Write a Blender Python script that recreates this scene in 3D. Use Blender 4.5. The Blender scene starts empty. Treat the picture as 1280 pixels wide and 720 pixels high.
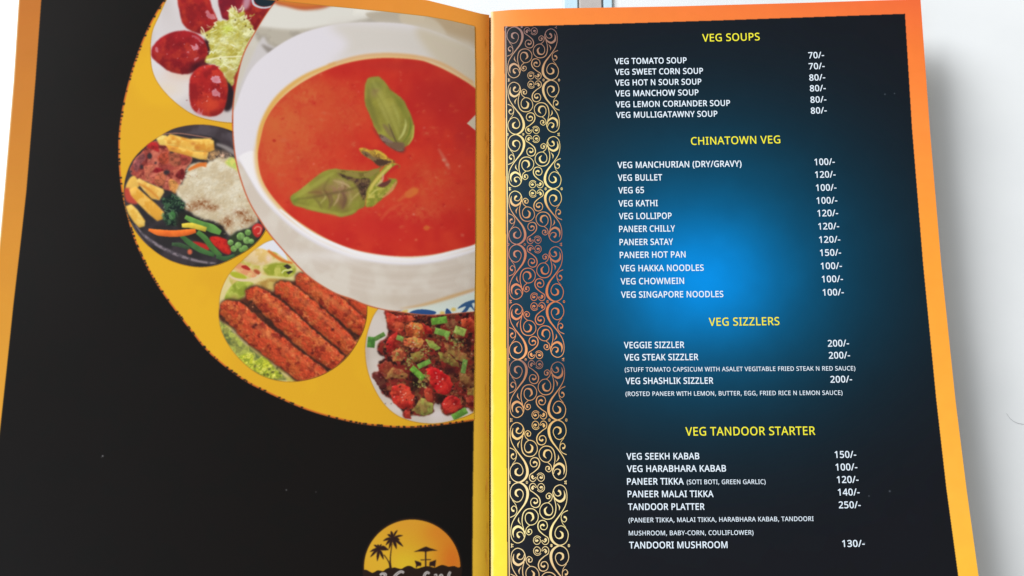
import bpy, math, random, json
import numpy as np
from mathutils import Vector
from mathutils.geometry import tessellate_polygon, delaunay_2d_cdt

R = math.radians
scene = bpy.context.scene
col = scene.collection

# ------------------------------------------------------------------ camera
F_PX, CAM_H, TILT = 995.0, 0.365, R(10.0)
CAM = np.array([0.0, -CAM_H * math.tan(TILT), CAM_H])
cam_d = bpy.data.cameras.new("camera")
cam_d.sensor_width = 36.0
cam_d.lens = 36.0 * F_PX / 1280.0
cam_d.clip_start, cam_d.clip_end = 0.01, 50.0
cam = bpy.data.objects.new("camera", cam_d)
cam.location = CAM
cam.rotation_euler = (TILT, 0, 0)
col.objects.link(cam)
scene.camera = cam

# ------------------------------------------------------------------ light
w = bpy.data.worlds.new("World")
scene.world = w
w.use_nodes = True
wb = w.node_tree.nodes["Background"]
wb.inputs[0].default_value = (1.0, 0.97, 0.91, 1)
wb.inputs[1].default_value = 0.385


def area_lamp(name, loc, target, sx, sy, watts, color):
    l = bpy.data.lights.new(name, "AREA")
    l.shape = "RECTANGLE"
    l.size, l.size_y, l.energy, l.color = sx, sy, watts, color
    o = bpy.data.objects.new(name, l)
    o.location = loc
    o.rotation_euler = (Vector(target) - Vector(loc)).to_track_quat("-Z", "Y").to_euler()
    col.objects.link(o)
    return o


area_lamp("window_light", (-3.3, 1.8, 2.55), (0.05, 0, 0), 2.2, 2.2, 370.0, (0.95, 0.98, 1.0))
area_lamp("added_overhead_fill", (-1.0, -0.6, 1.9), (-0.2, -0.1, 0), 0.8, 0.8, 9.0, (0.72, 0.86, 1.0))  # added fill lamp, gives the lower left page a bluish sheen

vs = scene.view_settings
vs.view_transform = "Standard"
vs.look = "None"
vs.exposure = 0.0
vs.gamma = 1.0
vs.use_curve_mapping = False

# ------------------------------------------------------------------ geometry of the open booklet
Z0 = 0.004


def project(x, y, z):
    rx, ry, rz = x - CAM[0], y - CAM[1], z - CAM[2]
    u = ry * math.cos(TILT) + rz * math.sin(TILT)
    d = ry * math.sin(TILT) - rz * math.cos(TILT)
    return 640 + F_PX * rx / d, 360 - F_PX * u / d


def ray(px, py):
    a = (np.asarray(px, float) - 640) / F_PX
    b = (360 - np.asarray(py, float)) / F_PX
    dx = a
    dy = b * math.cos(TILT) + math.sin(TILT)
    dz = b * math.sin(TILT) - math.cos(TILT)
    return dx, dy, dz


_d0, _d1 = ray(612.9, 0.0), ray(612.9, 720.0)


def _spine(d):
    t = (Z0 - CAM[2]) / d[2]
    return CAM[0] + d[0] * t, CAM[1] + d[1] * t


(_sx0, _sy0), (_sx1, _sy1) = _spine(_d0), _spine(_d1)


def spine_x(y):
    return _sx0 + (np.asarray(y) - _sy0) * (_sx1 - _sx0) / (_sy1 - _sy0)


def height(x, y, side):
    u = x - spine_x(y)
    if side > 0:
        u = np.maximum(u, 0)
        return Z0 + 0.0055 * (1 - np.exp(-u / 0.010)) + 0.082 * u
    u = np.maximum(-u, 0)
    return Z0 + 0.0020 * (1 - np.exp(-u / 0.0022)) + 0.0062 * (1 - np.exp(-u / 0.024)) + 0.155 * u


def at(px, py, side, lift=0.0):
    """the point of a page (side -1 left, +1 right, 0 table) found at a pixel of the photograph"""
    dx, dy, dz = ray(px, py)
    z = np.zeros_like(dz) + (Z0 if side else 0.0)
    x = y = 0
    for _ in range(40):
        t = (z - CAM[2]) / dz
        x, y = CAM[0] + dx * t, CAM[1] + dy * t
        if side == 0:
            break
        zn = height(x, y, side) + lift
        z = 0.5 * z + 0.5 * zn
    return np.stack(np.broadcast_arrays(x, y, z), -1)


def interp(tab):
    a = np.array(tab, float)
    lo = a[0] + (a[0] - a[1]) * 3
    hi = a[-1] + (a[-1] - a[-2]) * 3
    a = np.vstack([lo, a, hi])
    return lambda v: np.interp(v, a[:, 0], a[:, 1])


# page outlines as read: x of an edge against y, y of the top edge against x
L_OUT = interp([(-45, 27), (0, 23.3), (100, 17.0), (240, 5.2), (295, 0.3), (400, -12), (540, -30), (720, -55), (830, -72)])
L_IN = interp([(-45, 55), (0, 51.7), (100, 44.5), (240, 33), (300, 26.3), (380, 17.0), (460, 8.6), (535, 0.5), (720, -21), (830, -35)])
L_TOP = interp([(20, -50), (340, -24), (420, -14.5), (480, -7.6), (534, 0.2), (579, 11.4), (601, 17), (613, 18.9)])
L_INTOP = interp([(20, -30), (300, -3.6), (344, 0.8), (413, 8), (480, 14.5), (533, 20.6), (560, 25.4), (580, 29.8), (596, 33.6)])
L_INR = interp([(30, 593.4), (150, 594.6), (300, 594.2), (450, 593.0), (610, 590.9), (720, 590.2), (830, 589.4)])
R_OUT = interp([(-5, 1150.3), (0, 1150.7), (160, 1162.2), (330, 1176.5), (500, 1194.3), (610, 1208), (720, 1223.2), (830, 1240)])
R_IN = interp([(17.3, 1130.8), (160, 1139.6), (330, 1153.5), (500, 1170.0), (610, 1182.5), (720, 1197.4), (830, 1212)])
R_TOP = interp([(613, 15.0), (616, 14.4), (640, 12.2), (700, 10.3), (770, 9.2), (840, 8.0), (1000, 3.6), (1151, -1.2)])
R_INTOP = interp([(630, 33.2), (760, 29.8), (900, 25.4), (1131, 17.2)])
R_INL = interp([(33, 630.2), (140, 631.2), (300, 632.3), (450, 632.8), (600, 633.3), (720, 634.0), (830, 634.8)])
BOT_L, BOT_R = 815.0, 815.0
BOT_IN = 796.0

# ------------------------------------------------------------------ painter for the printed pictures (page artwork)
S = 3
CX0, CY0, CW, CH = -84, -56, 700, 900
canvas = np.zeros((CH * S, CW * S, 3), np.float32)
CLIP = np.ones((CH * S, CW * S), np.float32)
GX = (np.arange(CW * S) + 0.5) / S + CX0
GY = (np.arange(CH * S) + 0.5) / S + CY0
_lat = np.random.RandomState(7).rand(16, 256, 256).astype(np.float32)


def vnoise(X, Y, seed):
    T = _lat[seed % 16]
    X = X + seed * 17.3
    Y = Y + seed * 5.7
    xi, yi = np.floor(X).astype(int), np.floor(Y).astype(int)
    fx, fy = X - xi, Y - yi
    fx, fy = fx * fx * (3 - 2 * fx), fy * fy * (3 - 2 * fy)
    a, b = T[yi & 255, xi & 255], T[yi & 255, (xi + 1) & 255]
    c, d = T[(yi + 1) & 255, xi & 255], T[(yi + 1) & 255, (xi + 1) & 255]
    return a * (1 - fx) * (1 - fy) + b * fx * (1 - fy) + c * (1 - fx) * fy + d * fx * fy


def fbm(X, Y, scale, seed=0, octv=3):
    s, amp, tot = 0, 1.0, 0
    for k in range(octv):
        s = s + amp * vnoise(X / scale * 2 ** k, Y / scale * 2 ** k, seed + k)
        tot += amp
        amp *= 0.55
    return s / tot


def blur(a, r):
    """three box blurs, r in photo pixels"""
    n = max(0, int(round(r * S * 0.9)))
    if n < 1:
        return a
    for _ in range(3):
        for ax in (0, 1):
            p = np.concatenate([np.repeat(a.take([0], ax), n + 1, ax), a, np.repeat(a.take([-1], ax), n, ax)], ax)
            c = np.cumsum(p, ax, dtype=np.float64)
            m = 2 * n + 1
            L = a.shape[ax]
            a = ((c.take(range(m, m + L), ax) - c.take(range(0, L), ax)) / m).astype(np.float32)
    return a


def smooth(pts, n=6):
    P = np.array(pts, float)
    out = []
    N = len(P)
    for i in range(N):
        p0, p1, p2, p3 = P[i - 1], P[i], P[(i + 1) % N], P[(i + 2) % N]
        for k in range(n):
            t = k / n
            out.append(0.5 * (2 * p1 + (p2 - p0) * t + (2 * p0 - 5 * p1 + 4 * p2 - p3) * t * t + (3 * p1 - p0 - 3 * p2 + p3) * t ** 3))
    return np.array(out)


def smooth_open(pts, n=6):
    P = np.array(pts, float)
    P = np.vstack([2 * P[0] - P[1], P, 2 * P[-1] - P[-2]])
    out = []
    for i in range(1, len(P) - 2):
        p0, p1, p2, p3 = P[i - 1], P[i], P[i + 1], P[i + 2]
        for k in range(n):
            t = k / n
            out.append(0.5 * (2 * p1 + (p2 - p0) * t + (2 * p0 - 5 * p1 + 4 * p2 - p3) * t * t + (3 * p1 - p0 - 3 * p2 + p3) * t ** 3))
    out.append(P[-2])
    return np.array(out)


def pmask(P, pad, jit=0.0, jscale=5.0, seed=0):
    P = np.asarray(P, float)
    x0, y0 = P.min(0) - pad
    x1, y1 = P.max(0) + pad
    i0, i1 = max(0, int((x0 - CX0) * S)), min(CW * S, int((x1 - CX0) * S) + 1)
    j0, j1 = max(0, int((y0 - CY0) * S)), min(CH * S, int((y1 - CY0) * S) + 1)
    if i1 <= i0 or j1 <= j0:
        return None
    X, Y = GX[i0:i1], GY[j0:j1]
    m = np.zeros((len(Y), len(X)), bool)
    Q = np.roll(P, -1, 0)
    for (ax, ay), (bx, by) in zip(P, Q):
        if ay == by:
            continue
        lo, hi = (ay, by) if ay < by else (by, ay)
        r0, r1 = np.searchsorted(Y, lo), np.searchsorted(Y, hi)
        if r1 <= r0:
            continue
        xs = ax + (Y[r0:r1] - ay) * (bx - ax) / (by - ay)
        k = np.searchsorted(X, xs)
        m[r0:r1] ^= (np.arange(len(X))[None, :] >= k[:, None])
    m = m.astype(np.float32)
    XX, YY = np.meshgrid(X, Y)
    if jit > 0:
        dx = (fbm(XX, YY, jscale, seed + 3, 2) - 0.5) * 2 * jit * S
        dy = (fbm(XX, YY, jscale, seed + 9, 2) - 0.5) * 2 * jit * S
        jj = np.clip(np.arange(m.shape[0])[:, None] + dy, 0, m.shape[0] - 1).astype(int)
        ii = np.clip(np.arange(m.shape[1])[None, :] + dx, 0, m.shape[1] - 1).astype(int)
        m = m[jj, ii]
    return (slice(j0, j1), slice(i0, i1)), m, XX, YY


def c3(c):
    return np.array(c, np.float32) / 255.0


def shape(P, color, soft=0.5, jit=0.0, jscale=5.0, mix=None, ns=6.0, namp=1.0, relief=0.0, rw=2.5, light=(-0.4, -0.8),
          spec=0.0, specs=2.5, alpha=1.0, seed=0, rim=None, rough=0.0, raw=False, octv=3):
    """paint one closed shape: colour (mixed with others by noise), soft rim, rounded relief and glints"""
    P = np.asarray(P, float) if raw else smooth(P)
    r = pmask(P, soft * 3 + jit + 2, jit, jscale, seed)
    if r is None:
        return
    sl, m, XX, YY = r
    a = blur(m, soft) if soft > 0 else m
    C = np.zeros(m.shape + (3,), np.float32) + c3(color)
    if mix:
        for k, cm in enumerate(mix):
            n = fbm(XX, YY, ns, seed + 2 + 3 * k, octv)
            t = np.clip((n - 0.5) * 5 * namp + 0.35, 0, 1)[..., None]
            C = C * (1 - t) + c3(cm) * t
    if relief > 0:
        Hh = np.sqrt(np.clip(blur(m, rw), 0, 1))
        if rough > 0:
            Hh = Hh + 0.42 * rough * fbm(XX, YY, 4.2, seed + 5, 2)
        gy, gx = np.gradient(Hh)
        sh = -(gx * -light[0] + gy * -light[1]) * -1.0
        sh = -(gx * (-light[0]) + gy * (-light[1])) * S * rw
        sh = -sh
        C = C * (1 + relief * np.clip(sh, -0.9, 0.9)[..., None])
        if spec > 0:
            g = np.clip(sh * 1.4 - 0.15, 0, 1) * np.clip((fbm(XX, YY, specs, seed + 11, 2) - 0.52) * 9, 0, 1)
            C = C + (np.array([1.0, 0.9, 0.88], np.float32) - C) * (g * spec)[..., None].clip(0, 1)
    if rim is not None:
        e = np.clip(1 - blur(m, 0.9) * 1.0, 0, 1) * m
        t = np.clip(e * 2.6, 0, 1)[..., None]
        C = C * (1 - t) + c3(rim) * t
    a = (a * alpha * CLIP[sl])[..., None]
    canvas[sl] = canvas[sl] * (1 - a) + np.clip(C, 0, 1) * a


def ribbon(pts, widths, n=6):
    P = smooth_open(pts, n)
    t = np.linspace(0, 1, len(P))
    W = np.interp(t, np.linspace(0, 1, len(widths)), widths) / 2
    d = np.gradient(P, axis=0)
    d /= np.maximum(np.linalg.norm(d, axis=1, keepdims=True), 1e-6)
    nrm = np.stack([-d[:, 1], d[:, 0]], 1)
    return np.vstack([P + nrm * W[:, None], (P - nrm * W[:, None])[::-1]])


def line(pts, widths, color, **k):
    if not isinstance(widths, (list, tuple)):
        widths = [widths, widths]
    shape(ribbon(pts, widths), color, raw=True, **k)


def ell(cx, cy, rx, ry, rot=0.0, n=22):
    t = np.linspace(0, 2 * math.pi, n, endpoint=False)
    c, s = math.cos(rot), math.sin(rot)
    x, y = rx * np.cos(t), ry * np.sin(t)
    return np.stack([cx + x * c - y * s, cy + x * s + y * c], 1)


def tr(pts, ox, oy, k):
    """zoomed-crop coordinates to photo pixels"""
    a = np.array(pts, float)
    return a / k + np.array([ox, oy])


def glow(cx, cy, rx, ry, color, alpha, ns=0, seed=0, rot=0.0):
    """soft-edged patch"""
    x0, x1, y0, y1 = cx - 2 * max(rx, ry), cx + 2 * max(rx, ry), cy - 2 * max(rx, ry), cy + 2 * max(rx, ry)
    i0, i1 = max(0, int((x0 - CX0) * S)), min(CW * S, int((x1 - CX0) * S))
    j0, j1 = max(0, int((y0 - CY0) * S)), min(CH * S, int((y1 - CY0) * S))
    if i1 <= i0 or j1 <= j0:
        return
    sl = (slice(j0, j1), slice(i0, i1))
    XX, YY = np.meshgrid(GX[i0:i1], GY[j0:j1])
    c, s = math.cos(rot), math.sin(rot)
    u, v = (XX - cx) * c + (YY - cy) * s, -(XX - cx) * s + (YY - cy) * c
    g = np.exp(-((u / rx) ** 2 + (v / ry) ** 2) * 1.3)
    if ns:
        g = g * np.clip(fbm(XX, YY, ns, seed, 3) * 2.4 - 0.4, 0, 1.4)
    a = (np.clip(g * alpha, 0, 1) * CLIP[sl])[..., None]
    canvas[sl] = canvas[sl] * (1 - a) + c3(color) * a


def set_clip(P, soft=0.25):
    CLIP[:] = 0
    r = pmask(np.asarray(P), 3)
    CLIP[r[0]] = blur(r[1], soft) * (r[2] < L_INR(r[3])) * (r[3] > L_INTOP(r[2]))


# ---- outlines of the printed pieces on the left page
ARC = np.array(smooth_open([(262, -46), (232, -28), (207, 0), (190, 27), (175, 61), (162.5, 99), (153, 140), (149, 178), (150, 212), (153.5, 242),
                   (160, 270), (168, 297), (181, 327), (198, 357), (220, 388), (240, 414), (262, 440.5), (299, 470.5), (332, 488.8),
                   (385, 512), (440, 527), (477, 532), (510, 533.8), (547, 531), (592.6, 524.8)], 8))
ARC = ARC[ARC[:, 1] > L_INTOP(ARC[:, 0]) + .1]
_gx = np.linspace(300, ARC[0, 0] + 2, 8)
GOLD = np.vstack([ARC, [(594.4, 300), (594.6, 100), (593.4, 33), (560, 25.4), (533, 20.6), (480, 14.5), (413, 8), (344, 0.8)], np.stack([_gx, L_INTOP(_gx)], 1)])
SOUP_EDGE = np.array(smooth_open([(365, -20), (344, 3), (330, 22), (317.5, 43), (305, 67), (297, 96), (291.8, 130), (291.3, 165), (295, 200), (303, 230),
                         (313, 255), (327, 278), (341, 297.6), (362.5, 322), (387, 346.5), (417, 365.5), (440, 374), (457, 381), (479, 387),
                         (496, 389.5), (538, 394), (593, 390)], 6))
SOUP_OUT = np.vstack([SOUP_EDGE, [(594.4, 300), (594.6, 100), (593.4, 33), (560, 25.4), (533, 20.6), (480, 14.5), (413, 8), (344, 0.8)]])
P1 = smooth([(199, 20), (190, 42), (188.3, 70), (192, 93), (204, 113), (225, 133), (250, 147), (290, 154), (325, 150), (350, 120), (365, 60), (350, -10),
             (300, -45), (250, -42), (216, -12)], 8)
P2 = smooth([(245.5, 156), (225, 159), (209, 165), (184.5, 181), (166, 200), (157, 222), (154.8, 242), (158, 264), (168, 287), (187, 309), (212, 325.5),
             (243, 333.8), (270.5, 331.8), (295.5, 321), (317, 307), (331, 290), (340, 265), (342, 235), (335, 205), (318, 178), (291, 164), (268, 157.5)], 5)
P3 = smooth([(274, 382), (275, 407), (285, 430), (301.7, 451), (324, 468), (351.7, 476.7), (376.7, 476), (404, 468), (429.4, 451), (446, 429), (456, 407),
             (458.8, 382), (455, 350), (435, 322), (400, 303), (370, 297), (340.6, 300), (322, 309.5), (305, 324), (287.8, 341), (277, 362)], 5)
P4 = smooth([(472.5, 386), (463, 404), (457.3, 425), (456.7, 445), (460, 465), (467.5, 485), (480, 505), (497.5, 520), (520, 527.8), (545, 529.5),
             (570, 524.6), (595, 514), (620, 490), (640, 440), (620, 395), (570, 370), (500, 360)], 5)

# ---- page ground: orange border fading to yellow, black panel
XX, YY = np.meshgrid(GX, GY)
tv = np.clip((YY + 20) / 640, 0, 1)[..., None]
near = np.clip((XX - 120) / 480, 0, 1)[..., None]
canvas[:] = (c3((198, 115, 44)) * (1 - tv) + c3((236, 172, 56)) * tv) * (1 - near) + (c3((250, 158, 64)) * (1 - tv) + c3((246, 196, 62)) * tv) * near
gut = np.clip((XX - 596) / 16, 0, 1)
canvas *= (0.985 + 0.03 * fbm(XX, YY, 30, 1, 2))[..., None]
pan = (XX > L_IN(YY)) & (YY > L_INTOP(XX)) & (XX < L_INR(YY)) & (YY < BOT_IN)
pan = blur(pan.astype(np.float32), 0.35)[..., None]
blk = c3((22, 19, 18)) * (0.97 + 0.06 * fbm(XX, YY, 26, 2, 3))[..., None]
canvas[:] = canvas * (1 - pan) + blk * pan
del tv, near, pan, blk
# ---- golden disc with its notched rim
shape(GOLD, (228, 171, 40), soft=0.3, raw=True, mix=[(232, 176, 40)], ns=60)
line(ARC, 2.0, (214, 112, 44), soft=0.45)
rng = random.Random(4)
for k in range(2, len(ARC) - 1):
    if rng.random() < 0.75:
        p = ARC[k] + (ARC[k + 1] - ARC[k]) * rng.random()
        e = rng.uniform(0.8, 1.9)
        q = rng.uniform(1.0, 2.2)
        shape([(p[0] - e, p[1] - q * .6), (p[0] + e, p[1] - q * .6), (p[0] + e, p[1] + q * .6), (p[0] - e, p[1] + q * .6)], (32, 30, 30), soft=0.3, raw=True, alpha=0.95)

# ---- picture 1: glazed red potatoes
set_clip(P1)
shape(P1, (206, 196, 194), soft=0.2, raw=True, mix=[(222, 214, 214)], ns=60)
glow(205, 112, 30, 14, (232, 205, 170), 0.45)
glow(228, 92, 26, 12, (225, 186, 160), 0.6)
glow(198, 60, 8, 22, (225, 220, 226), 0.7)
z8 = lambda p: tr(p, 130, 0, 6.4)
z2 = lambda p: tr(p, 160, 0, 4.5)
def potato(P, seed, dark=(96, 18, 26), mid=(176, 34, 42), hot=(196, 66, 40)):
    mid = (int(mid[0] * .93), int(mid[1] * .95), int(mid[2] * .86))
    shape(P, mid, soft=0.6, jit=0.4, mix=[tuple((a + b) // 2 for a, b in zip(hot, mid)), tuple((a + 2 * b) // 3 for a, b in zip(dark, mid))], ns=10, namp=0.7, relief=0.62, rw=6, light=(-.1, -.8), spec=0, seed=seed)
# shadows between
shape(z2([(400, 250), (470, 210), (520, 160), (480, 300), (440, 390), (400, 400)]), (60, 26, 34), soft=2)
shape(z2([(500, 480), (560, 430), (600, 480), (590, 600), (540, 620)]), (40, 28, 34), soft=1.5)
shape(z2([(590, 410), (640, 360), (660, 420), (610, 520), (585, 480)]), (150, 28, 34), soft=1)
potato(z2([(520, -40), (700, -60), (720, 40), (690, 100), (700, 190), (640, 200), (560, 120), (525, 90)]), 3, dark=(90, 26, 44), mid=(150, 30, 48), hot=(176, 40, 52))
potato(z2([(640, 20), (820, -10), (830, 30), (710, 200), (690, 170), (660, 90)]), 5, mid=(165, 38, 46))
shape(z2([(600, 70), (640, 40), (655, -10), (690, -10), (680, 40), (650, 60)]), (200, 160, 175), soft=1.3, alpha=.8)
line(z2([(700, -5), (712, 28), (760, 45), (815, 36)]), [3, 2], (200, 205, 212), soft=0.5)
shape(z2([(712, -20), (830, -20), (815, 25), (770, 38), (725, 25)]), (30, 44, 52), soft=0.5)
potato(z2([(290, -40), (430, -40), (480, 60), (505, 120), (490, 160), (440, 190), (380, 185), (320, 150), (292, 80)]), 8, mid=(178, 36, 42))
potato(z2([(130, 300), (140, 262), (190, 210), (260, 178), (340, 175), (400, 200), (440, 250), (448, 310), (430, 360), (370, 405), (300, 418), (230, 400),
           (180, 365), (140, 330)]), 11, mid=(166, 30, 40))
glow(*z2([(400, 375)])[0], 14, 7, (60, 14, 24), 0.8)
shape(z2([(390, 350), (440, 330), (430, 380), (370, 410), (340, 405)]), (66, 18, 30), soft=2.2, alpha=.75)
potato(z2([(345, 520), (350, 440), (390, 385), (440, 368), (500, 370), (545, 420), (562, 500), (552, 580), (520, 640), (450, 655), (380, 630), (350, 580)]), 2,
       mid=(184, 36, 40), hot=(214, 70, 44))
glow(*z2([(460, 590)])[0], 15, 11, (214, 74, 44), 0.8)
# glints
for P, a in (([(350, 190), (400, 210), (440, 250), (430, 256), (390, 225), (348, 200)], .35),
             ([(345, 250), (375, 262), (385, 240), (398, 262), (392, 285), (370, 290)], .9),
             ([(365, 330), (400, 322), (402, 332), (372, 345)], .5), ([(325, 292), (345, 290), (342, 305)], .6),
             ([(434, 60), (446, 50), (470, 78), (492, 80), (500, 112), (470, 118), (440, 100)], .55),
             ([(455, 440), (490, 418), (520, 430), (530, 470), (500, 478), (470, 462)], .85),
             ([(465, 510), (490, 490), (520, 520), (526, 555), (500, 545), (470, 540)], .7),
             ([(150, 262), (165, 262), (172, 300), (158, 300)], .55), ([(425, 370), (440, 372), (436, 388)], .7),
             ([(380, 640), (400, 600), (412, 640), (425, 610), (420, 660)], .55)):
    Pz = z2(P)
    cz = Pz.mean(0)
    shape(cz + (Pz - cz) * .8, (226, 190, 208), soft=0.45, jit=1.3, jscale=2.2, alpha=a * .95, seed=len(P) + int(cz[0]), raw=True)
    glow(cz[0], cz[1], 6, 5, (206, 70, 70), .5 * a)
rng = random.Random(21)
for k in range(60):
    cx_, cy_ = rng.choice([(300, 290), (450, 500), (380, 80), (420, 560), (350, 230)])
    x, y = cx_ + rng.gauss(0, 45), cy_ + rng.gauss(0, 38)
    a = rng.uniform(0, 3.1)
    L = rng.uniform(4, 16)
    line(z2([(x, y), (x + L * .5 * math.cos(a), y + L * .5 * math.sin(a) + 2), (x + L * math.cos(a), y + L * math.sin(a))]), [.3, rng.uniform(.6, 1.4), .3],
         rng.choice([(224, 120, 110), (206, 84, 60), (110, 16, 26), (92, 16, 24), (236, 190, 196)]), soft=.35, alpha=rng.uniform(.3, .7))
# shredded cabbage
cab = z2([(412, 160), (430, 190), (480, 150), (500, 120), (560, 110), (570, 60), (590, 40), (620, 70), (650, 60), (665, 100), (700, 150), (712, 185),
          (690, 220), (665, 270), (650, 330), (625, 380), (600, 430), (590, 480), (570, 470), (540, 420), (500, 370), (440, 360), (436, 320), (460, 300),
          (452, 240), (415, 195)])
shape(cab, (204, 198, 120), soft=0.7, jit=1.8, jscale=4, mix=[(228, 224, 170), (182, 168, 70)], ns=9, namp=0.8, relief=0.4, rw=3, rough=0.9, seed=4)
glow(*z2([(560, 165)])[0], 9, 6, (196, 206, 60), 0.75)
glow(*z2([(560, 260)])[0], 16, 9, (200, 180, 80), 0.5, ns=4)
glow(*z2([(575, 420)])[0], 8, 10, (170, 140, 60), 0.7)
rng = random.Random(8)
for k in range(120):
    t = rng.random()
    x, y = rng.uniform(440, 690), rng.uniform(50, 400)
    if x < 560 and y < 130 or x > 640 + (300 - y) * .4:
        continue
    a = rng.uniform(-0.9, 0.6)
    L = rng.uniform(12, 46)
    pts = [(x, y), (x + L * .5 * math.cos(a), y + L * .5 * math.sin(a) + rng.uniform(-9, 9)), (x + L * math.cos(a), y + L * math.sin(a))]
    line(z2(pts), rng.uniform(.7, 1.5), rng.choice([(236, 234, 190), (226, 222, 150), (240, 238, 206), (176, 160, 70), (196, 190, 90)]), soft=0.3, alpha=rng.uniform(.4, .9))
for (x, y), (x2, y2) in [((430, 190), (412, 152)), ((436, 195), (420, 200)), ((480, 160), (492, 128)), ((500, 150), (486, 132)), ((575, 70), (556, 60)), ((590, 70), (582, 30)),
                         ((610, 70), (600, 36)), ((640, 70), (650, 42)), ((690, 160), (712, 188)), ((600, 90), (570, 84)), ((655, 110), (668, 84))]:
    line(z2([(x, y), ((x + x2) / 2 + 5, (y + y2) / 2), (x2, y2)]), 1.4, (232, 222, 176), soft=0.3)
for x, y in [(604, 114), (662, 148), (690, 165), (484, 156), (446, 200), (655, 110), (520, 330)]:
    shape(ell(*z2([(x, y)])[0], 1.0, 1.2), (96, 74, 34), soft=0.35, raw=True, alpha=.85)
line(z2([(440, 340), (520, 325), (600, 320), (650, 318)]), 2, (240, 232, 190), soft=0.5, alpha=.8)

# ---- picture 2: sizzler platter
set_clip(P2)
z3 = lambda p: tr(p, 140, 140, 3.6)
z7 = lambda p: tr(p, 150, 240, 7.2)
zt = lambda p: tr(p, 150, 150, 7.2)
zr = lambda p: tr(p, 230, 230, 6.545)
zq = lambda p: tr(p, 230, 150, 6.545)
shape(P2, (46, 42, 44), soft=0.2, raw=True, mix=[(62, 54, 58)], ns=22)
shape(z3([(230, 95), (290, 65), (380, 55), (470, 62), (560, 110), (580, 170), (500, 150), (460, 115), (350, 100)]), (66, 56, 60), soft=1, mix=[(84, 74, 80)], ns=18)
line(z3([(225, 100), (300, 97), (380, 108), (450, 120)]), 1.5, (150, 104, 90), soft=0.5)
line(z3([(470, 145), (510, 160), (550, 185), (575, 210)]), [3, 6, 5], (142, 132, 130), soft=1.1)
# meat
shape(z3([(82, 262), (100, 215), (130, 185), (170, 145), (200, 130), (260, 150), (330, 185), (362, 215), (330, 265), (325, 300), (285, 350), (240, 350), (180, 325), (130, 305), (95, 290)]),
      (166, 70, 60), soft=0.8, mix=[(196, 98, 74), (112, 40, 38), (206, 112, 90)], ns=9, namp=.7, relief=.4, rw=3, rough=.6, spec=.3, jit=.8, seed=6)
for P, c in (([(240, 210), (300, 195), (345, 225), (350, 290), (300, 270), (250, 250)], (190, 42, 44)), ([(285, 440), (350, 430), (400, 455), (380, 475), (300, 470)], (150, 30, 38)),
             ([(440, 290), (540, 300), (560, 370), (500, 420), (440, 380)], (182, 96, 70)), ([(540, 300), (640, 340), (600, 400), (560, 400)], (168, 70, 60)),
             ([(340, 340), (420, 280), (440, 380), (380, 400)], (192, 80, 56)), ([(560, 440), (590, 500), (560, 540), (500, 500)], (120, 34, 36)),
             ([(120, 420), (150, 350), (210, 300), (230, 350), (190, 400), (150, 470)], (160, 84, 84)), ([(220, 430), (290, 400), (310, 440), (260, 500), (300, 540), (240, 540)], (206, 110, 84)),
             ([(330, 490), (400, 460), (420, 520), (380, 600), (310, 560)], (204, 108, 76)), ([(440, 540), (490, 540), (530, 600), (500, 660), (450, 620)], (224, 150, 80))):
    shape(zt(P), c, soft=0.7, jit=.7, jscale=3, relief=.45, rw=2, spec=.5, mix=[tuple(int(v * .72) for v in c)], ns=4, namp=.5, seed=len(P) + c[1])
for x, y, rx, ry in ((268, 325, 22, 28), (195, 425, 16, 20), (420, 470, 30, 22), (465, 290, 20, 10), (320, 388, 12, 10), (100, 465, 8, 10), (370, 610, 14, 10)):
    shape(ell(*zt([(x, y)])[0], rx / 7.2, ry / 7.2), (58, 44, 48), soft=.7, jit=.6, raw=True)
# wedges at the top
shape(z3([(198, 118), (215, 103), (245, 106), (262, 130), (250, 152), (215, 150)]), (236, 196, 96), soft=.6, relief=.3, rw=3, mix=[(240, 210, 120)], raw=True)
shape(z3([(236, 122), (262, 100), (350, 122), (440, 120), (459, 130), (462, 172), (440, 182), (350, 176), (290, 156), (240, 150)]), (234, 178, 76), soft=.6, mix=[(244, 200, 100), (220, 150, 56)], ns=12, relief=.35, rw=3, seed=3, raw=True)
shape(z3([(240, 146), (300, 156), (370, 176), (436, 180), (428, 216), (395, 214), (320, 192), (258, 176)]), (228, 160, 62), soft=.7, mix=[(240, 190, 90)], ns=9, relief=.4, rw=3, raw=True)
for x, y in ((660, 215), (700, 250), (480, 262)):
    glow(*zt([(x, y)])[0], 4, 2.5, (200, 120, 50), .7)
glow(*z3([(460, 200)])[0], 10, 8, (226, 170, 110), .8, ns=4)
glow(*z3([(500, 195)])[0], 8, 5, (226, 180, 150), .8, ns=3)
# rice
shape(z3([(345, 245), (380, 228), (430, 232), (470, 205), (520, 205), (560, 225), (590, 290), (620, 370), (650, 430), (655, 490), (620, 520), (585, 530), (545, 560), (515, 545),
          (500, 515), (450, 490), (400, 480), (350, 450), (320, 430), (290, 385), (300, 340), (325, 300)]),
      (214, 198, 168), soft=1.2, jit=2.6, jscale=4, mix=[(226, 214, 190), (204, 184, 150)], ns=9, namp=.6, relief=.25, rw=4, rough=.45, seed=9)
rng = random.Random(3)
for k in range(230):
    x, y = rng.uniform(320, 640), rng.uniform(230, 530)
    if y > 470 and x < 480 or (x < 345 and y > 430):
        continue
    a = rng.uniform(0, 3.1)
    L = rng.uniform(5, 10)
    line(z3([(x, y), (x + L * .5 * math.cos(a), y + L * .5 * math.sin(a) + 1), (x + L * math.cos(a), y + L * math.sin(a))]), rng.uniform(.7, 1.2),
         rng.choice([(236, 228, 210), (224, 210, 184), (190, 160, 120), (240, 234, 220)]), soft=.3, alpha=rng.uniform(.2, .6))
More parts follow.
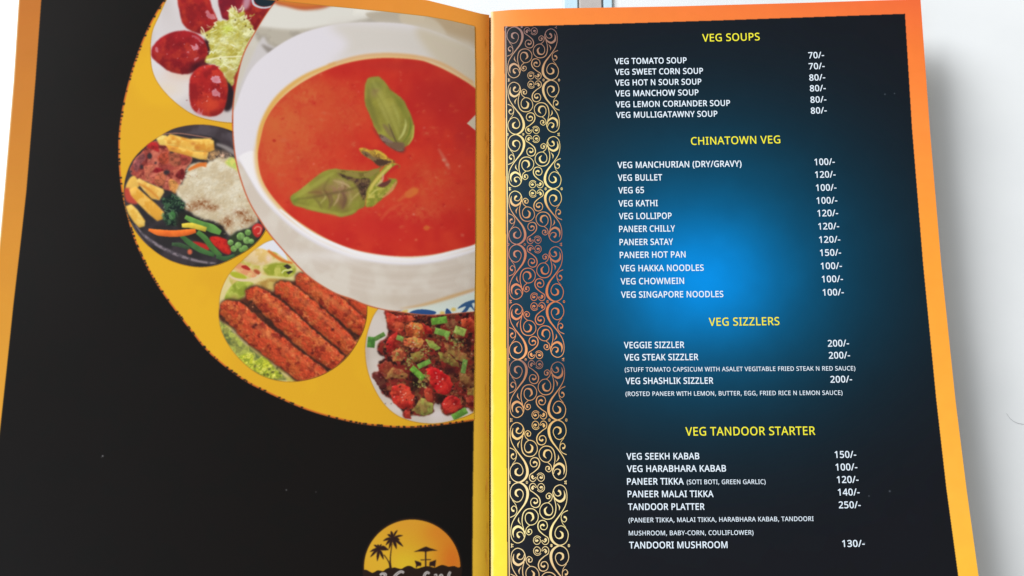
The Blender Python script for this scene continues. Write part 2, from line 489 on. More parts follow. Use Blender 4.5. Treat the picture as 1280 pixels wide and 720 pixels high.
for k in range(90):
    x, y = rng.choice([(345, 300), (320, 400), (400, 450), (500, 520), (600, 510), (640, 440), (470, 215), (560, 230), (620, 370), (360, 250)])
    x, y = x + rng.gauss(0, 22), y + rng.gauss(0, 18)
    a = rng.uniform(0, 6.3)
    line(z3([(x, y), (x + 6 * math.cos(a), y + 6 * math.sin(a)), (x + 12 * math.cos(a + .5), y + 12 * math.sin(a + .5))]), rng.uniform(.8, 1.6), rng.choice([(222, 206, 176), (206, 186, 150), (170, 130, 90), (232, 222, 204)]), soft=.4, alpha=.7)
for (x, y, rx, ry) in ((400, 412, 13, 7), (450, 430, 9, 5), (350, 430, 10, 5), (585, 455, 10, 6), (520, 500, 8, 9), (610, 490, 10, 7)):
    glow(*z3([(x, y)])[0], rx, ry, (146, 92, 56), .85, ns=3, seed=x)
line(z3([(345, 262), (390, 240), (428, 232)]), [3, 5, 3], (222, 118, 50), soft=.6)
line(z3([(395, 236), (425, 245)]), 3, (222, 118, 50), soft=.6)
shape(z3([(510, 225), (540, 205), (565, 225), (572, 270), (550, 255), (520, 240)]), (218, 212, 110), soft=1, mix=[(190, 205, 100)], ns=4)
# fries on the left
shape(z3([(62, 345), (80, 300), (105, 290), (125, 330), (110, 345), (90, 360)]), (232, 182, 84), soft=.6, relief=.3, rw=3)
shape(z3([(110, 310), (122, 298), (160, 318), (232, 348), (236, 362), (215, 398), (180, 392), (140, 350)]), (240, 196, 106), soft=.6, relief=.35, rw=3, mix=[(228, 170, 76)], ns=9, raw=True)
line(z3([(120, 322), (170, 352), (212, 392)]), [2, 3, 2], (214, 140, 56), soft=.7)
shape(z3([(55, 350), (80, 345), (115, 375), (120, 410), (95, 415), (65, 400)]), (190, 72, 56), soft=1)
shape(z3([(78, 348), (108, 335), (150, 372), (200, 415), (238, 455), (235, 480), (205, 492), (160, 455), (120, 415), (85, 375)]), (226, 162, 58), soft=.6, mix=[(240, 186, 88)], ns=10, relief=.45, rw=3, raw=True)
shape(z3([(62, 425), (88, 415), (115, 440), (150, 490), (148, 515), (122, 522), (98, 495), (75, 460)]), (230, 178, 74), soft=.6, mix=[(240, 198, 100)], ns=9, relief=.45, rw=3, raw=True)
# broccoli
shape(z3([(225, 400), (245, 378), (290, 375), (320, 400), (330, 440), (318, 480), (285, 510), (245, 505), (228, 470), (235, 440)]), (40, 62, 46), soft=1, jit=2, jscale=4,
      mix=[(66, 96, 66), (26, 36, 34)], ns=4, namp=1, relief=.6, rough=1.2, seed=5)
shape(ell(*z7([(472, 215)])[0], 4.5, 5.5), (66, 116, 62), soft=.8, relief=.4, raw=True)
rng = random.Random(5)
for k in range(40):
    x, y = rng.uniform(385, 580), rng.uniform(40, 240)
    line(z7([(x, y), (x + rng.uniform(-14, 14), y + rng.uniform(8, 16)), (x + rng.uniform(-22, 22), y + rng.uniform(14, 30))]), rng.uniform(.6, 1.3),
         rng.choice([(96, 130, 92), (120, 150, 112), (30, 44, 40), (54, 84, 58)]), soft=.3, alpha=.75)
shape(z3([(300, 455), (330, 450), (420, 490), (500, 520), (500, 600), (440, 600), (330, 560), (290, 500)]), (40, 38, 34), soft=2)
# vegetables
def bean(pts, wd, c, seed=0):
    line(pts, wd, c, soft=.5, relief=.55, rw=2, mix=[tuple(min(255, int(v * 1.25)) for v in c)], ns=12, namp=.4, seed=seed)
shape(z3([(360, 585), (400, 588), (440, 605), (430, 625), (385, 612)]), (186, 44, 38), soft=.6)
shape(z3([(440, 570), (470, 560), (520, 578), (540, 605), (530, 640), (500, 632), (470, 610), (452, 592)]), (204, 42, 34), soft=.6, mix=[(176, 34, 32)], ns=5, relief=.3, rw=3, spec=.3)
shape(zr([(215, 440), (250, 435), (350, 480), (380, 530), (372, 572), (320, 560), (280, 510), (240, 470)]), (206, 46, 36), soft=.6, relief=.3, rw=3, mix=[(180, 34, 32)], ns=5)
bean(z3([(330, 472), (385, 500), (440, 520), (490, 545)]), [5, 8, 9, 11, 6], (88, 130, 62))
bean(z3([(315, 512), (360, 512), (425, 530)]), [5, 7, 6], (196, 172, 60))
bean(z3([(385, 540), (420, 570), (450, 610), (490, 650)]), [6, 7, 7, 6], (72, 112, 56))
bean(z3([(312, 556), (350, 590), (400, 622), (462, 645)]), [5, 7, 7, 5], (62, 98, 54))
bean(z3([(470, 650), (510, 660), (555, 645)]), [5, 6, 4], (60, 92, 56))
bean(z3([(270, 595), (310, 600), (350, 615)]), [4, 6, 4], (56, 78, 52))
bean(z3([(165, 530), (210, 543), (280, 548), (340, 542), (378, 535)]), [3, 8, 8.5, 8, 5], (228, 104, 40))
shape(ell(*z7([(630, 540)])[0], 3, 3.5), (210, 100, 70), soft=.6, raw=True)
shape(zr([(360, 470), (420, 400), (560, 370), (590, 470), (540, 540), (440, 590), (400, 560)]), (52, 62, 42), soft=1.6)
for x, y, r in ((525, 398, 26), (465, 430, 33), (515, 462, 30), (382, 480, 24), (445, 503, 28), (408, 530, 26), (498, 528, 27), (552, 470, 22), (470, 540, 20)):
    shape(ell(*zr([(x, y)])[0], r / 6.5, r / 6.5), (108, 146, 76), soft=.5, raw=True, relief=.7, rw=2.6, mix=[(132, 168, 96)], ns=3, seed=x)
shape(zr([(560, 350), (600, 325), (640, 340), (640, 400), (600, 440), (565, 400)]), (198, 48, 44), soft=.8, jit=.6, relief=.4)
line(zr([(575, 370), (600, 350), (630, 362), (622, 400), (600, 410)]), 1.6, (226, 130, 110), soft=.5)
line(z3([(105, 510), (150, 560), (215, 605), (300, 645), (390, 672), (470, 683)]), [1, 3, 4, 3.6, 3, 2], (138, 124, 130), soft=.9, mix=[(90, 82, 88)], ns=6)
line(z3([(90, 500), (120, 550), (165, 608)]), 1.4, (90, 84, 92), soft=.5)

# ---- picture 3: seekh kebabs
set_clip(P3)
z4 = lambda p: tr(p, 260, 290, 3.6)
z44 = lambda p: tr(p, 260, 300, 7.2)
z45 = lambda p: tr(p, 260, 390, 8.0)
shape(P3, (214, 186, 112), soft=.2, raw=True, mix=[(196, 180, 90), (226, 206, 150)], ns=12)
shape(z4([(200, 80), (290, 20), (360, 130), (300, 90)]), (228, 226, 232), soft=.5)
shape(z44([(310, 130), (370, 85), (450, 75), (530, 95), (575, 150), (560, 200), (500, 225), (420, 225), (340, 190), (300, 160)]), (220, 184, 112), soft=.8, mix=[(230, 200, 150)], ns=10, relief=.35, rw=5, light=(.5, -.5))
glow(*z44([(545, 165)])[0], 4, 6, (236, 206, 190), .8)
line(z44([(540, 95), (600, 140), (680, 190), (760, 210)]), [3, 4, 3], (214, 120, 50), soft=.8)
shape(z44([(235, 230), (300, 210), (380, 260), (440, 320), (420, 345), (350, 320), (290, 300), (240, 270)]), (224, 150, 104), soft=.8, mix=[(230, 180, 120)], ns=5)
shape(z44([(300, 238), (340, 228), (380, 260), (370, 275), (320, 258)]), (176, 48, 40), soft=.5)
shape(z44([(410, 270), (450, 270), (475, 300), (460, 315), (425, 300)]), (176, 80, 50), soft=.6)
shape(z44([(500, 240), (620, 205), (720, 215), (790, 250), (770, 320), (680, 345), (580, 335), (520, 300)]), (172, 172, 66), soft=1, mix=[(196, 190, 90), (150, 156, 50)], ns=8)
for P in ([(680, 235), (715, 218), (755, 245), (722, 268)], [(705, 290), (750, 275), (768, 285), (725, 312)]):
    shape(z44(P), (56, 48, 46), soft=.4, raw=True)
line(z44([(480, 330), (560, 335), (680, 345), (790, 355)]), [2, 3, 2], (216, 206, 140), soft=.6)
line(z44([(665, 300), (690, 275), (760, 268)]), 2, (214, 214, 140), soft=.5)
shape(z44([(200, 290), (260, 290), (330, 320), (350, 350), (260, 345), (210, 320)]), (176, 178, 50), soft=.8)
shape(z44([(150, 540), (170, 470), (230, 395), (300, 365), (400, 385), (410, 405), (350, 470), (290, 545), (200, 555)]), (162, 172, 66), soft=.8, mix=[(186, 190, 86), (140, 150, 50)], ns=9, relief=.25)
glow(*z44([(240, 520)])[0], 6, 4, (176, 150, 80), .7)
line(z44([(180, 310), (230, 345), (310, 365), (400, 355), (460, 325), (480, 300)]), [1.5, 2.6, 3, 3, 2], (226, 200, 160), soft=.5)
line(z44([(185, 320), (170, 400), (130, 480), (105, 570)]), [2, 3, 3], (222, 204, 140), soft=.8)
shape(z44([(400, 420), (480, 370), (600, 350), (720, 380), (700, 430), (600, 450), (520, 470), (440, 440)]), (204, 174, 96), soft=1.2, mix=[(180, 140, 70)], ns=8)
# lettuce below
shape(z45([(110, 90), (200, 150), (350, 300), (520, 440), (640, 520), (760, 640), (780, 680), (600, 680), (440, 580), (300, 460), (170, 290)]), (146, 146, 72), soft=1, mix=[(176, 180, 80), (104, 112, 62)], ns=8, relief=.4, rough=.7)
shape(z45([(230, 380), (300, 440), (410, 405), (450, 440), (480, 490), (545, 440), (620, 500), (680, 570), (740, 640), (660, 670), (560, 650), (440, 580), (330, 490)]), (196, 196, 56), soft=.7, jit=1.5, jscale=3,
      mix=[(214, 210, 90), (150, 160, 50)], ns=4, relief=.5, rough=1.1, seed=3)
for x, y in ((470, 540), (610, 570), (600, 625), (650, 600), (690, 560), (560, 630), (720, 610)):
    shape(ell(*z45([(x, y)])[0], 1.9, 1.4, x), (70, 70, 36), soft=.6, jit=.5, raw=True, alpha=.85)
shape(z4([(150, 300), (220, 270), (300, 262), (400, 215), (520, 230), (720, 340), (715, 420), (660, 540), (600, 600), (540, 650), (420, 690), (300, 560), (180, 450), (55, 400), (60, 340)]), (62, 38, 30), soft=1.5, jit=1, mix=[(92, 48, 34)], ns=6)
def kebab(ctr, wd, seed):
    wd = [w * 1.13 for w in wd]
    line(ctr, [w + 3 for w in wd], (58, 34, 30), soft=1.6, alpha=.85)
    line(ctr, wd, (186, 82, 42), soft=.6, jit=1.8, jscale=5, mix=[(208, 108, 60), (140, 46, 32), (196, 72, 42)], ns=6, namp=.75, relief=.62, rw=5.5, rough=.5, light=(.55, -.6), spec=.45, specs=2, seed=seed)
def sheen(pts, seed):
    for k in range(3):
        line(z4(np.array(pts, float) + np.array([5 - 4 * k, -7 + 5 * k])), [1, 3.2, 4, 3.2, 1], (226, 140, 86), soft=1.2, jit=2.2, jscale=2.6, alpha=.22, seed=seed + k)
kebab(z4([(560, 255), (640, 300), (700, 350), (760, 390)]), [10, 19, 20, 20], 1)
kebab(z4([(395, 225), (430, 225), (520, 290), (600, 350), (680, 420), (720, 450)]), [10, 20, 22, 21, 20, 16], 2)
kebab(z4([(300, 262), (345, 260), (430, 330), (520, 410), (600, 480), (650, 530)]), [10, 20, 23, 23, 21, 18], 3)
kebab(z4([(170, 285), (220, 285), (310, 360), (400, 440), (490, 520), (590, 590)]), [10, 20, 24, 25, 25, 20], 4)
kebab(z4([(55, 345), (110, 355), (200, 440), (290, 510), (380, 580), (480, 650), (520, 670)]), [12, 25, 29, 29, 28, 28, 20], 5)
sheen([(430, 222), (530, 290), (610, 350), (690, 405)], 1)
sheen([(350, 255), (445, 325), (535, 400), (640, 500)], 4)
sheen([(230, 278), (325, 350), (420, 430), (590, 565)], 7)
sheen([(110, 335), (225, 430), (320, 505), (500, 635)], 10)
for x, y in ((215, 418), (205, 428), (470, 545), (330, 470), (560, 440)):
    shape(ell(*z4([(x, y)])[0], 2.2, 1.8), (70, 24, 26), soft=.7, jit=.6, raw=True, alpha=.85)
rng = random.Random(9)
for k in range(170):
    x, y = rng.uniform(70, 700), rng.uniform(240, 660)
    if y < 200 + (x - 330) * .62 or y > 460 + (x - 100) * .55 or y < 420 - x * .55:
        continue
    shape(ell(*z4([(x, y)])[0], rng.uniform(.5, 1.5), rng.uniform(.4, 1.0), rng.uniform(0, 3)), rng.choice([(222, 130, 84), (226, 150, 110), (128, 34, 30), (140, 40, 34), (206, 92, 50)]),
          soft=.35, raw=True, alpha=rng.uniform(.3, .7))

# ---- picture 4: chilli fry on a white plate
set_clip(P4)
z5 = lambda p: tr(p, 450, 380, 4.8)
shape(P4, (204, 190, 178), soft=.2, raw=True, mix=[(214, 200, 190)], ns=30)
glow(500, 510, 22, 9, (226, 212, 206), .6)
glow(548, 518, 14, 8, (222, 208, 206), .7)
glow(459, 440, 4, 30, (180, 160, 146), .5)
shape(z5([(150, 20), (250, 30), (420, 40), (700, 30), (700, 600), (640, 620), (600, 640), (545, 668), (500, 660), (478, 600), (440, 600), (440, 650), (385, 672), (310, 668), (300, 690), (262, 680), (250, 640),
          (185, 575), (130, 530), (110, 480), (75, 440), (80, 410), (115, 400), (108, 350), (150, 320), (108, 300), (110, 235), (165, 190), (155, 90)]),
      (100, 48, 34), soft=.7, jit=1.4, jscale=3.5, mix=[(140, 78, 48), (52, 26, 26), (128, 40, 34)], ns=5.5, namp=.9, relief=.5, rw=2.5, rough=1.1, spec=.5, seed=3)
glow(*z5([(330, 470)])[0], 9, 14, (30, 22, 20), .95)
glow(*z5([(480, 570)])[0], 8, 8, (34, 22, 20), .9)
glow(*z5([(205, 430)])[0], 9, 4, (38, 22, 22), .8)
glow(*z5([(545, 400)])[0], 9, 7, (46, 24, 26), .8)
def chunk(pts, c, seed, spec=.8, rough=.5):
    shape(z5(pts), c, soft=.5, jit=1.5, jscale=3.4, raw=True, mix=[tuple(int(v * .68) for v in c), (int(c[0] * 1.06), min(255, int(c[1] * 1.3 + 12)), int(c[2] * 1.1 + 6))], ns=8, namp=.6, relief=.85, rw=3.2, rough=rough * .75, spec=spec, specs=1.5, seed=seed)
chunk([(150, 40), (220, 70), (300, 65), (330, 90), (270, 120), (250, 180), (190, 160), (160, 100)], (190, 56, 44), 1, .9, .8)
chunk([(270, 130), (310, 105), (370, 120), (400, 160), (390, 200), (330, 200), (280, 190)], (196, 78, 46), 2, .9, .9)
chunk([(370, 110), (430, 150), (440, 180), (390, 180)], (180, 36, 36), 3)
chunk([(260, 210), (330, 195), (390, 220), (370, 260), (300, 265), (265, 245)], (200, 92, 58), 4, .9, .9)
chunk([(170, 200), (220, 165), (235, 220), (215, 290), (160, 290), (150, 250)], (182, 40, 38), 5)
chunk([(190, 290), (240, 260), (275, 300), (250, 340), (200, 345)], (186, 84, 56), 6, .8)
chunk([(395, 215), (430, 215), (480, 265), (470, 280), (420, 265)], (140, 120, 62), 7, .2, .3)
chunk([(300, 300), (350, 285), (380, 310), (360, 345), (320, 350)], (134, 88, 48), 8, .3)
chunk([(500, 230), (560, 250), (640, 300), (630, 345), (580, 335), (520, 280)], (156, 96, 58), 9, .5)
chunk([(470, 290), (520, 290), (590, 350), (600, 380), (540, 370), (480, 330)], (136, 96, 52), 10, .2)
chunk([(610, 90), (660, 80), (690, 110), (690, 180), (640, 150), (610, 130)], (188, 56, 40), 11, .9)
chunk([(500, 110), (570, 90), (580, 140), (520, 150)], (150, 84, 60), 12, .3)
chunk([(110, 380), (150, 340), (190, 350), (200, 400), (170, 430), (120, 410)], (140, 48, 38), 13)
chunk([(75, 420), (120, 405), (150, 440), (160, 500), (120, 510), (85, 460)], (96, 32, 34), 14, .6)
chunk([(190, 380), (240, 390), (290, 420), (270, 450), (200, 440), (150, 450)], (150, 76, 50), 15, .3)
chunk([(190, 500), (250, 475), (300, 500), (325, 560), (310, 620), (250, 630), (200, 590), (180, 540)], (204, 50, 42), 16, 1.0, .7)
chunk([(395, 390), (430, 372), (490, 400), (540, 440), (558, 490), (520, 545), (470, 535), (420, 480), (400, 430)], (200, 30, 34), 17, .9, .25)
chunk([(500, 570), (550, 545), (600, 570), (610, 620), (570, 655), (510, 660), (488, 610)], (190, 38, 38), 18, .9, .6)
chunk([(390, 500), (430, 510), (440, 580), (420, 600), (385, 550)], (170, 44, 38), 19, .7)
chunk([(270, 640), (300, 640), (305, 690), (270, 685)], (176, 44, 40), 20, .6)
chunk([(310, 640), (370, 560), (440, 600), (438, 655), (380, 672)], (150, 122, 66), 21, .15, .3)
chunk([(590, 400), (650, 430), (690, 420), (690, 490), (630, 500), (600, 460)], (130, 66, 44), 22, .5)
chunk([(630, 560), (690, 540), (690, 610), (640, 615)], (156, 44, 40), 23, .5)
chunk([(640, 500), (690, 500), (690, 550), (650, 545)], (150, 96, 52), 24, .3)
def stalk(cx, cy, L, wd, a, c):
    x, y = z5([(cx, cy)])[0]
    L, wd = L / 4.8, wd / 4.8
    dx, dy = math.cos(a), math.sin(a)
    P = [(x - dx * L / 2 - dy * wd / 2, y - dy * L / 2 + dx * wd / 2), (x + dx * L / 2 - dy * wd / 2, y + dy * L / 2 + dx * wd / 2),
         (x + dx * L / 2 + dy * wd / 2, y + dy * L / 2 - dx * wd / 2), (x - dx * L / 2 + dy * wd / 2, y - dy * L / 2 - dx * wd / 2)]
    shape(P, c, soft=.5, raw=True, relief=.5, rw=1.8, mix=[tuple(int(v * .85) for v in c)], ns=4)
for s in ((475, 100, 96, 42, -.15, (112, 166, 62)), (493, 172, 92, 38, .28, (132, 176, 78)), (600, 163, 70, 48, .35, (164, 184, 88)), (240, 206, 42, 30, .3, (140, 170, 84)),
          (68, 230, 46, 64, .1, (84, 136, 60)), (118, 196, 70, 26, -.5, (96, 132, 64)), (385, 360, 84, 30, -.45, (120, 168, 70)), (345, 415, 100, 38, .75, (116, 170, 62)),
          (625, 375, 30, 84, .18, (122, 160, 78)), (598, 660, 96, 40, -.5, (110, 162, 66)), (520, 205, 30, 14, 1.0, (150, 176, 90))):
    stalk(*s)
rng = random.Random(6)
for cx, cy, r, n in ((390, 285, 34, 34), (290, 345, 34, 34), (370, 480, 34, 34), (340, 130, 30, 16), (585, 250, 34, 26), (555, 210, 30, 14), (330, 215, 50, 24), (220, 300, 40, 20), (405, 430, 20, 18)):
    for k in range(n):
        x, y = rng.gauss(cx, r * .5), rng.gauss(cy, r * .5)
        a = rng.uniform(0, 6.3)
        line(z5([(x, y), (x + 5 * math.cos(a), y + 5 * math.sin(a)), (x + 12 * math.cos(a + .6), y + 12 * math.sin(a + .6))]), rng.uniform(.5, 1.1),
             rng.choice([(150, 172, 84), (178, 190, 110), (120, 140, 60), (210, 170, 90)]), soft=.3, alpha=.8)
for k in range(46):
    x, y = rng.uniform(150, 680), rng.uniform(90, 600)
    if x + y < 330:
        continue
    a = rng.uniform(-.9, .9)
    L = rng.uniform(8, 22)
    line(z5([(x, y), (x + L * .5 * math.cos(a), y + L * .5 * math.sin(a) + 3), (x + L * math.cos(a), y + L * math.sin(a))]), [.4, rng.uniform(1.2, 2.6), .4], rng.choice([(44, 22, 22), (60, 28, 24), (34, 20, 20), (120, 92, 52), (150, 60, 40)]), soft=.4, alpha=.75)
for k in range(26):
    x, y = rng.choice([(250, 540), (470, 440), (545, 600), (220, 90), (330, 130), (330, 230), (640, 120), (200, 220), (280, 580), (500, 480)])
    x, y = x + rng.gauss(0, 22), y + rng.gauss(0, 22)
    a = rng.uniform(0, 3)
    line(z5([(x, y), (x + 5 * math.cos(a), y + 5 * math.sin(a)), (x + 10 * math.cos(a + .7), y + 10 * math.sin(a + .7))]), [.4, 1.3, .4], (246, 206, 190), soft=.3, alpha=.8)
for k in range(190):
    x, y = rng.uniform(110, 680), rng.uniform(60, 600)
    if x < 160 and y < 200 or (x + y < 320):
        continue
    shape(ell(*z5([(x, y)])[0], rng.uniform(.4, 1.1), rng.uniform(.3, .8), rng.uniform(0, 3)), rng.choice([(232, 190, 160), (240, 214, 190), (226, 150, 96), (40, 22, 22), (46, 26, 22)]),
          soft=.3, raw=True, alpha=rng.uniform(.35, .8))

# ---- picture 5: bowl of tomato soup
set_clip(SOUP_OUT, .25)
shape(SOUP_OUT, (206, 197, 184), soft=.2, raw=True, mix=[(214, 206, 194)], ns=40)
za = lambda p: tr(p, 280, 0, 7.2)
zb = lambda p: tr(p, 280, 0, 3.6)
zc = lambda p: tr(p, 280, 180, 3.274)
shape(za([(440, 60), (520, 50), (700, 90), (850, 100), (1000, 60), (1400, 60), (1400, 200), (1100, 215), (900, 235), (760, 260), (560, 262), (380, 245), (330, 225)]), (224, 218, 208), soft=1.6)
shape(zb([(330, 0), (400, 20), (480, 25), (480, 0)]), (200, 122, 90), soft=1.2)
shape(za([(440, -10), (960, 20), (940, 62), (840, 85), (700, 92), (560, 62), (470, 40)]), (192, 98, 56), soft=1.6)
shape(za([(470, -10), (1100, 10), (900, 45), (740, 62), (560, 40)]), (206, 116, 50), soft=1.2)
shape(za([(300, 255), (420, 262), (600, 278), (760, 268), (900, 246), (1100, 212), (1500, 130), (1500, 260), (1150, 240), (900, 280), (700, 340), (520, 430), (430, 470), (330, 400), (285, 320)]), (170, 160, 146), soft=1.8, mix=[(186, 176, 160)], ns=14)
shape(zb([(165, 180), (200, 200), (260, 240), (230, 270), (160, 340), (90, 430), (60, 420)]), (206, 198, 196), soft=1.5)
shape(za([(340, 400), (420, 430), (500, 455), (430, 500), (370, 450)]), (150, 140, 132), soft=1.4)
shape(zb([(640, 60), (800, 55), (806, 108), (700, 104)]), (186, 174, 156), soft=1.2)
shape(zb([(900, 75), (1130, 120), (1140, 240), (1050, 190), (980, 150)]), (188, 164, 132), soft=1.2)
shape(zb([(800, 60), (940, 85), (1000, 160), (900, 140), (805, 108)]), (204, 188, 164), soft=1.5)
# patterned cloth under the bowl
shape([(480, 392), (520, 384), (560, 374), (600, 362), (600, 396), (500, 396)], (214, 222, 212), soft=.8)
shape([(512, 391), (520, 387.5), (532, 387), (545, 390), (540, 394), (520, 394)], (44, 78, 132), soft=.5)
shape([(557, 394), (558, 386), (562, 388), (565, 394)], (44, 74, 124), soft=.4)
shape([(572, 386), (580, 379), (592, 375), (596, 378), (590, 380), (594, 390), (588, 384), (584, 389), (578, 394), (574, 394), (580, 387), (582, 383)], (50, 86, 130), soft=.5)
for x, y in ((507, 388.5), (553, 391.5), (567, 387), (505, 390)):
    shape(ell(x, y, 3.2, 2.3), (222, 190, 104), soft=.6, raw=True)
shape([(495, 388), (500, 385), (505, 386), (498, 390)], (60, 80, 110), soft=.5)
# bowl: side, lip, rim
BOWL = smooth([(270, 200), (292, 140), (311, 92), (336, 66), (371.7, 44.2), (413, 32), (452, 28.4), (502, 30), (544, 40), (594, 62.5), (620, 80), (640, 200), (620, 330), (600, 361),
               (566, 372), (537, 379), (497, 388.5), (440, 395), (380, 370), (330, 320), (290, 270)], 6)
shape(BOWL, (226, 218, 222), soft=.9, raw=True)
shape(zb([(480, 110), (700, 110), (900, 135), (1050, 185), (1135, 225), (1140, 400), (1000, 310), (870, 262), (700, 245), (560, 262), (480, 290), (560, 200)]), (214, 205, 196), soft=5)
shape(zb([(860, 130), (1000, 165), (1135, 230), (1140, 400), (1050, 330), (960, 280)]), (206, 192, 170), soft=4)
side = [(286, 200), (300, 203), (322, 240), (341, 263), (370, 289), (402, 308.5), (435, 320.5), (463, 327), (490, 330.5), (520, 331), (555, 326), (594, 314.5), (620, 306), (620, 350), (594, 363), (566, 371), (537, 378), (497, 389),
        (440, 390), (380, 360), (320, 300), (290, 250)]
shape(side, (210, 195, 180), soft=1.1, mix=[(218, 206, 192)], ns=26)
glow(330, 285, 26, 14, (222, 208, 196), .6, rot=.9)
for y, a in ((338, .35), (345, .25), (352, .4), (360, .3), (368, .35)):
    line([(380, y - 38 + (y - 345) * .4), (440, y - 9), (500, y), (560, y - 6), (596, y - 16)], [1, 2, 3, 2, 1], (196, 180, 164) if int(y) % 2 else (224, 212, 200), soft=1.0, alpha=a)
glow(505, 375, 60, 9, (202, 186, 168), .6)
line([(500, 386), (530, 381), (566, 370.5), (596, 361)], [.5, 3.5, 4.5, 3], (204, 160, 104), soft=1.0, alpha=.8)
shape([(300, 195), (303, 205), (322, 237), (341, 260), (370, 286), (402, 305.5), (435, 318), (463, 325), (490, 328.5), (520, 328.8), (555, 324), (597, 312), (597, 303), (555, 314), (520, 320), (490, 321), (450, 315),
       (410, 300), (370, 276), (345, 251), (325, 215), (318, 190)], (240, 233, 234), soft=.8)
SOUP = smooth([(594, 111), (577, 99.5), (558, 89), (540, 81), (521.7, 75.5), (483, 73), (446.7, 76.5), (413, 86), (377, 104.5), (349, 127), (333, 151), (325.5, 178), (323, 197), (327, 221), (338, 242), (359.4, 266),
               (387, 286), (417.5, 302.5), (451, 314), (494, 320.3), (533.5, 319.3), (567, 312.5), (600, 302), (640, 270), (650, 200), (630, 140)], 6)
rim = SOUP.copy()
cxy = np.array([465.0, 196.0])
rim = cxy + (rim - cxy) * np.where(rim[:, :1] < 520, 1.035, 1.02)
shape(rim, (228, 186, 120), soft=1.8, raw=True, alpha=.95)
line([(331, 215), (324, 190), (327, 160), (345, 125), (377, 98), (420, 79)], [2, 5, 6, 5, 3], (222, 168, 84), soft=1.2, alpha=.9)
line([(410, 82), (450, 71), (490, 68.5), (530, 73), (560, 84), (592, 104)], [3, 4, 4, 4, 3], (218, 166, 110), soft=1.2, alpha=.8)
glow(470, 320, 110, 9, (244, 238, 238), .55)
line([(350, 262), (387, 290.5), (420, 306.5), (455, 318.5), (494, 324), (534, 323), (596, 307)], [2, 4, 5, 5, 4, 4], (243, 238, 238), soft=.7)
shape(SOUP, (206, 52, 38), soft=.7, raw=True, mix=[(212, 62, 42), (196, 42, 36)], ns=26, namp=.5)
_keep = CLIP.copy()
_r = pmask(SOUP, 3)
CLIP[:] = 0
CLIP[_r[0]] = blur(_r[1], .7)
CLIP *= _keep
for k, (gx_, gy_, ra, rb) in enumerate(((360, 150, 44, 34), (345, 190, 30, 44), (385, 118, 40, 26), (430, 140, 40, 40), (400, 230, 60, 40), (380, 175, 50, 40), (540, 235, 46, 40), (450, 250, 50, 40))):
    glow(gx_, gy_, ra, rb, (208, 92, 50), .62 if k < 3 else .4, ns=11, seed=k + 3)
    glow(gx_, gy_, ra * .8, rb * .8, (212, 112, 64), .5 if k < 3 else .3, ns=3.5, seed=k + 6)
glow(352, 158, 38, 26, (208, 100, 54), .75, ns=16, seed=2)
glow(385, 120, 44, 18, (206, 76, 44), .8, ns=14, seed=3)
glow(345, 200, 26, 34, (208, 84, 48), .8, ns=12, seed=4)
glow(420, 150, 40, 34, (204, 72, 44), .6, ns=12, seed=5)
glow(550, 120, 60, 40, (180, 42, 40), .8)
glow(575, 175, 36, 30, (184, 46, 42), .6, ns=14)
glow(480, 280, 90, 30, (200, 42, 40), .7)
glow(500, 82, 70, 10, (186, 48, 42), .7)
glow(560, 240, 40, 26, (206, 62, 44), .6, ns=8, seed=7)
glow(520, 265, 36, 14, (212, 92, 56), .6, ns=5, seed=8)
rng = random.Random(11)
for k in range(70):
    a, rr = rng.uniform(0, 6.28), math.sqrt(rng.random())
    x, y = 470 + 125 * rr * math.cos(a), 200 + 108 * rr * math.sin(a)
    glow(x, y, rng.uniform(2, 7), rng.uniform(1.5, 4), rng.choice([(214, 96, 62), (212, 84, 50), (184, 36, 34), (206, 104, 70)]), rng.uniform(.25, .6), ns=3, seed=k)
for x, y, r, c, a in ((343, 176, 2.2, (176, 40, 30), .8), (392, 205, 1.3, (228, 110, 96), .8), (517, 268, 1.8, (222, 130, 110), .8), (555, 200, 2.2, (214, 160, 130), .9), (559, 206, 2.4, (212, 150, 124), .8),
                      (574, 208, 1.5, (232, 130, 100), .7), (545, 222, 1.3, (232, 130, 100), .6), (578, 294, 2.5, (214, 96, 74), .7), (520, 300, 1.8, (224, 120, 80), .6), (533, 285, 4.0, (214, 112, 50), .7),
                      (448, 115, 1.4, (220, 100, 84), .6), (530, 160, 1.6, (210, 100, 90), .6), (401, 93, 2.0, (220, 110, 80), .5), (586, 262, 1.2, (230, 120, 90), .6), (410, 255, 1.6, (220, 100, 70), .4),
                      (560, 170, 1.2, (222, 110, 90), .6), (500, 300, 1.1, (224, 120, 90), .6), (556, 258, 1.2, (220, 110, 80), .6)):
    shape(ell(x, y, r, r * .8), c, soft=.6, raw=True, alpha=a, jit=.5, jscale=2)
shape(ell(514.5, 241, 9.5, 5.5, -.45), (214, 110, 52), soft=1.0, raw=True, jit=1)
line([(497, 252), (508, 244), (516, 239)], [3, 5, 6], (212, 104, 56), soft=1.2, alpha=.7)
line([(548, 186), (556, 200), (562, 212)], [2, 5, 3], (206, 110, 88), soft=1.2, alpha=.7)
line([(476, 275), (488, 262), (505, 254)], [2, 4, 2], (212, 88, 56), soft=1.2, alpha=.7)
shape([(583.5, 154.5), (594.8, 143.5), (595, 164)], (206, 192, 168), soft=.5, raw=True)
rng = random.Random(31)
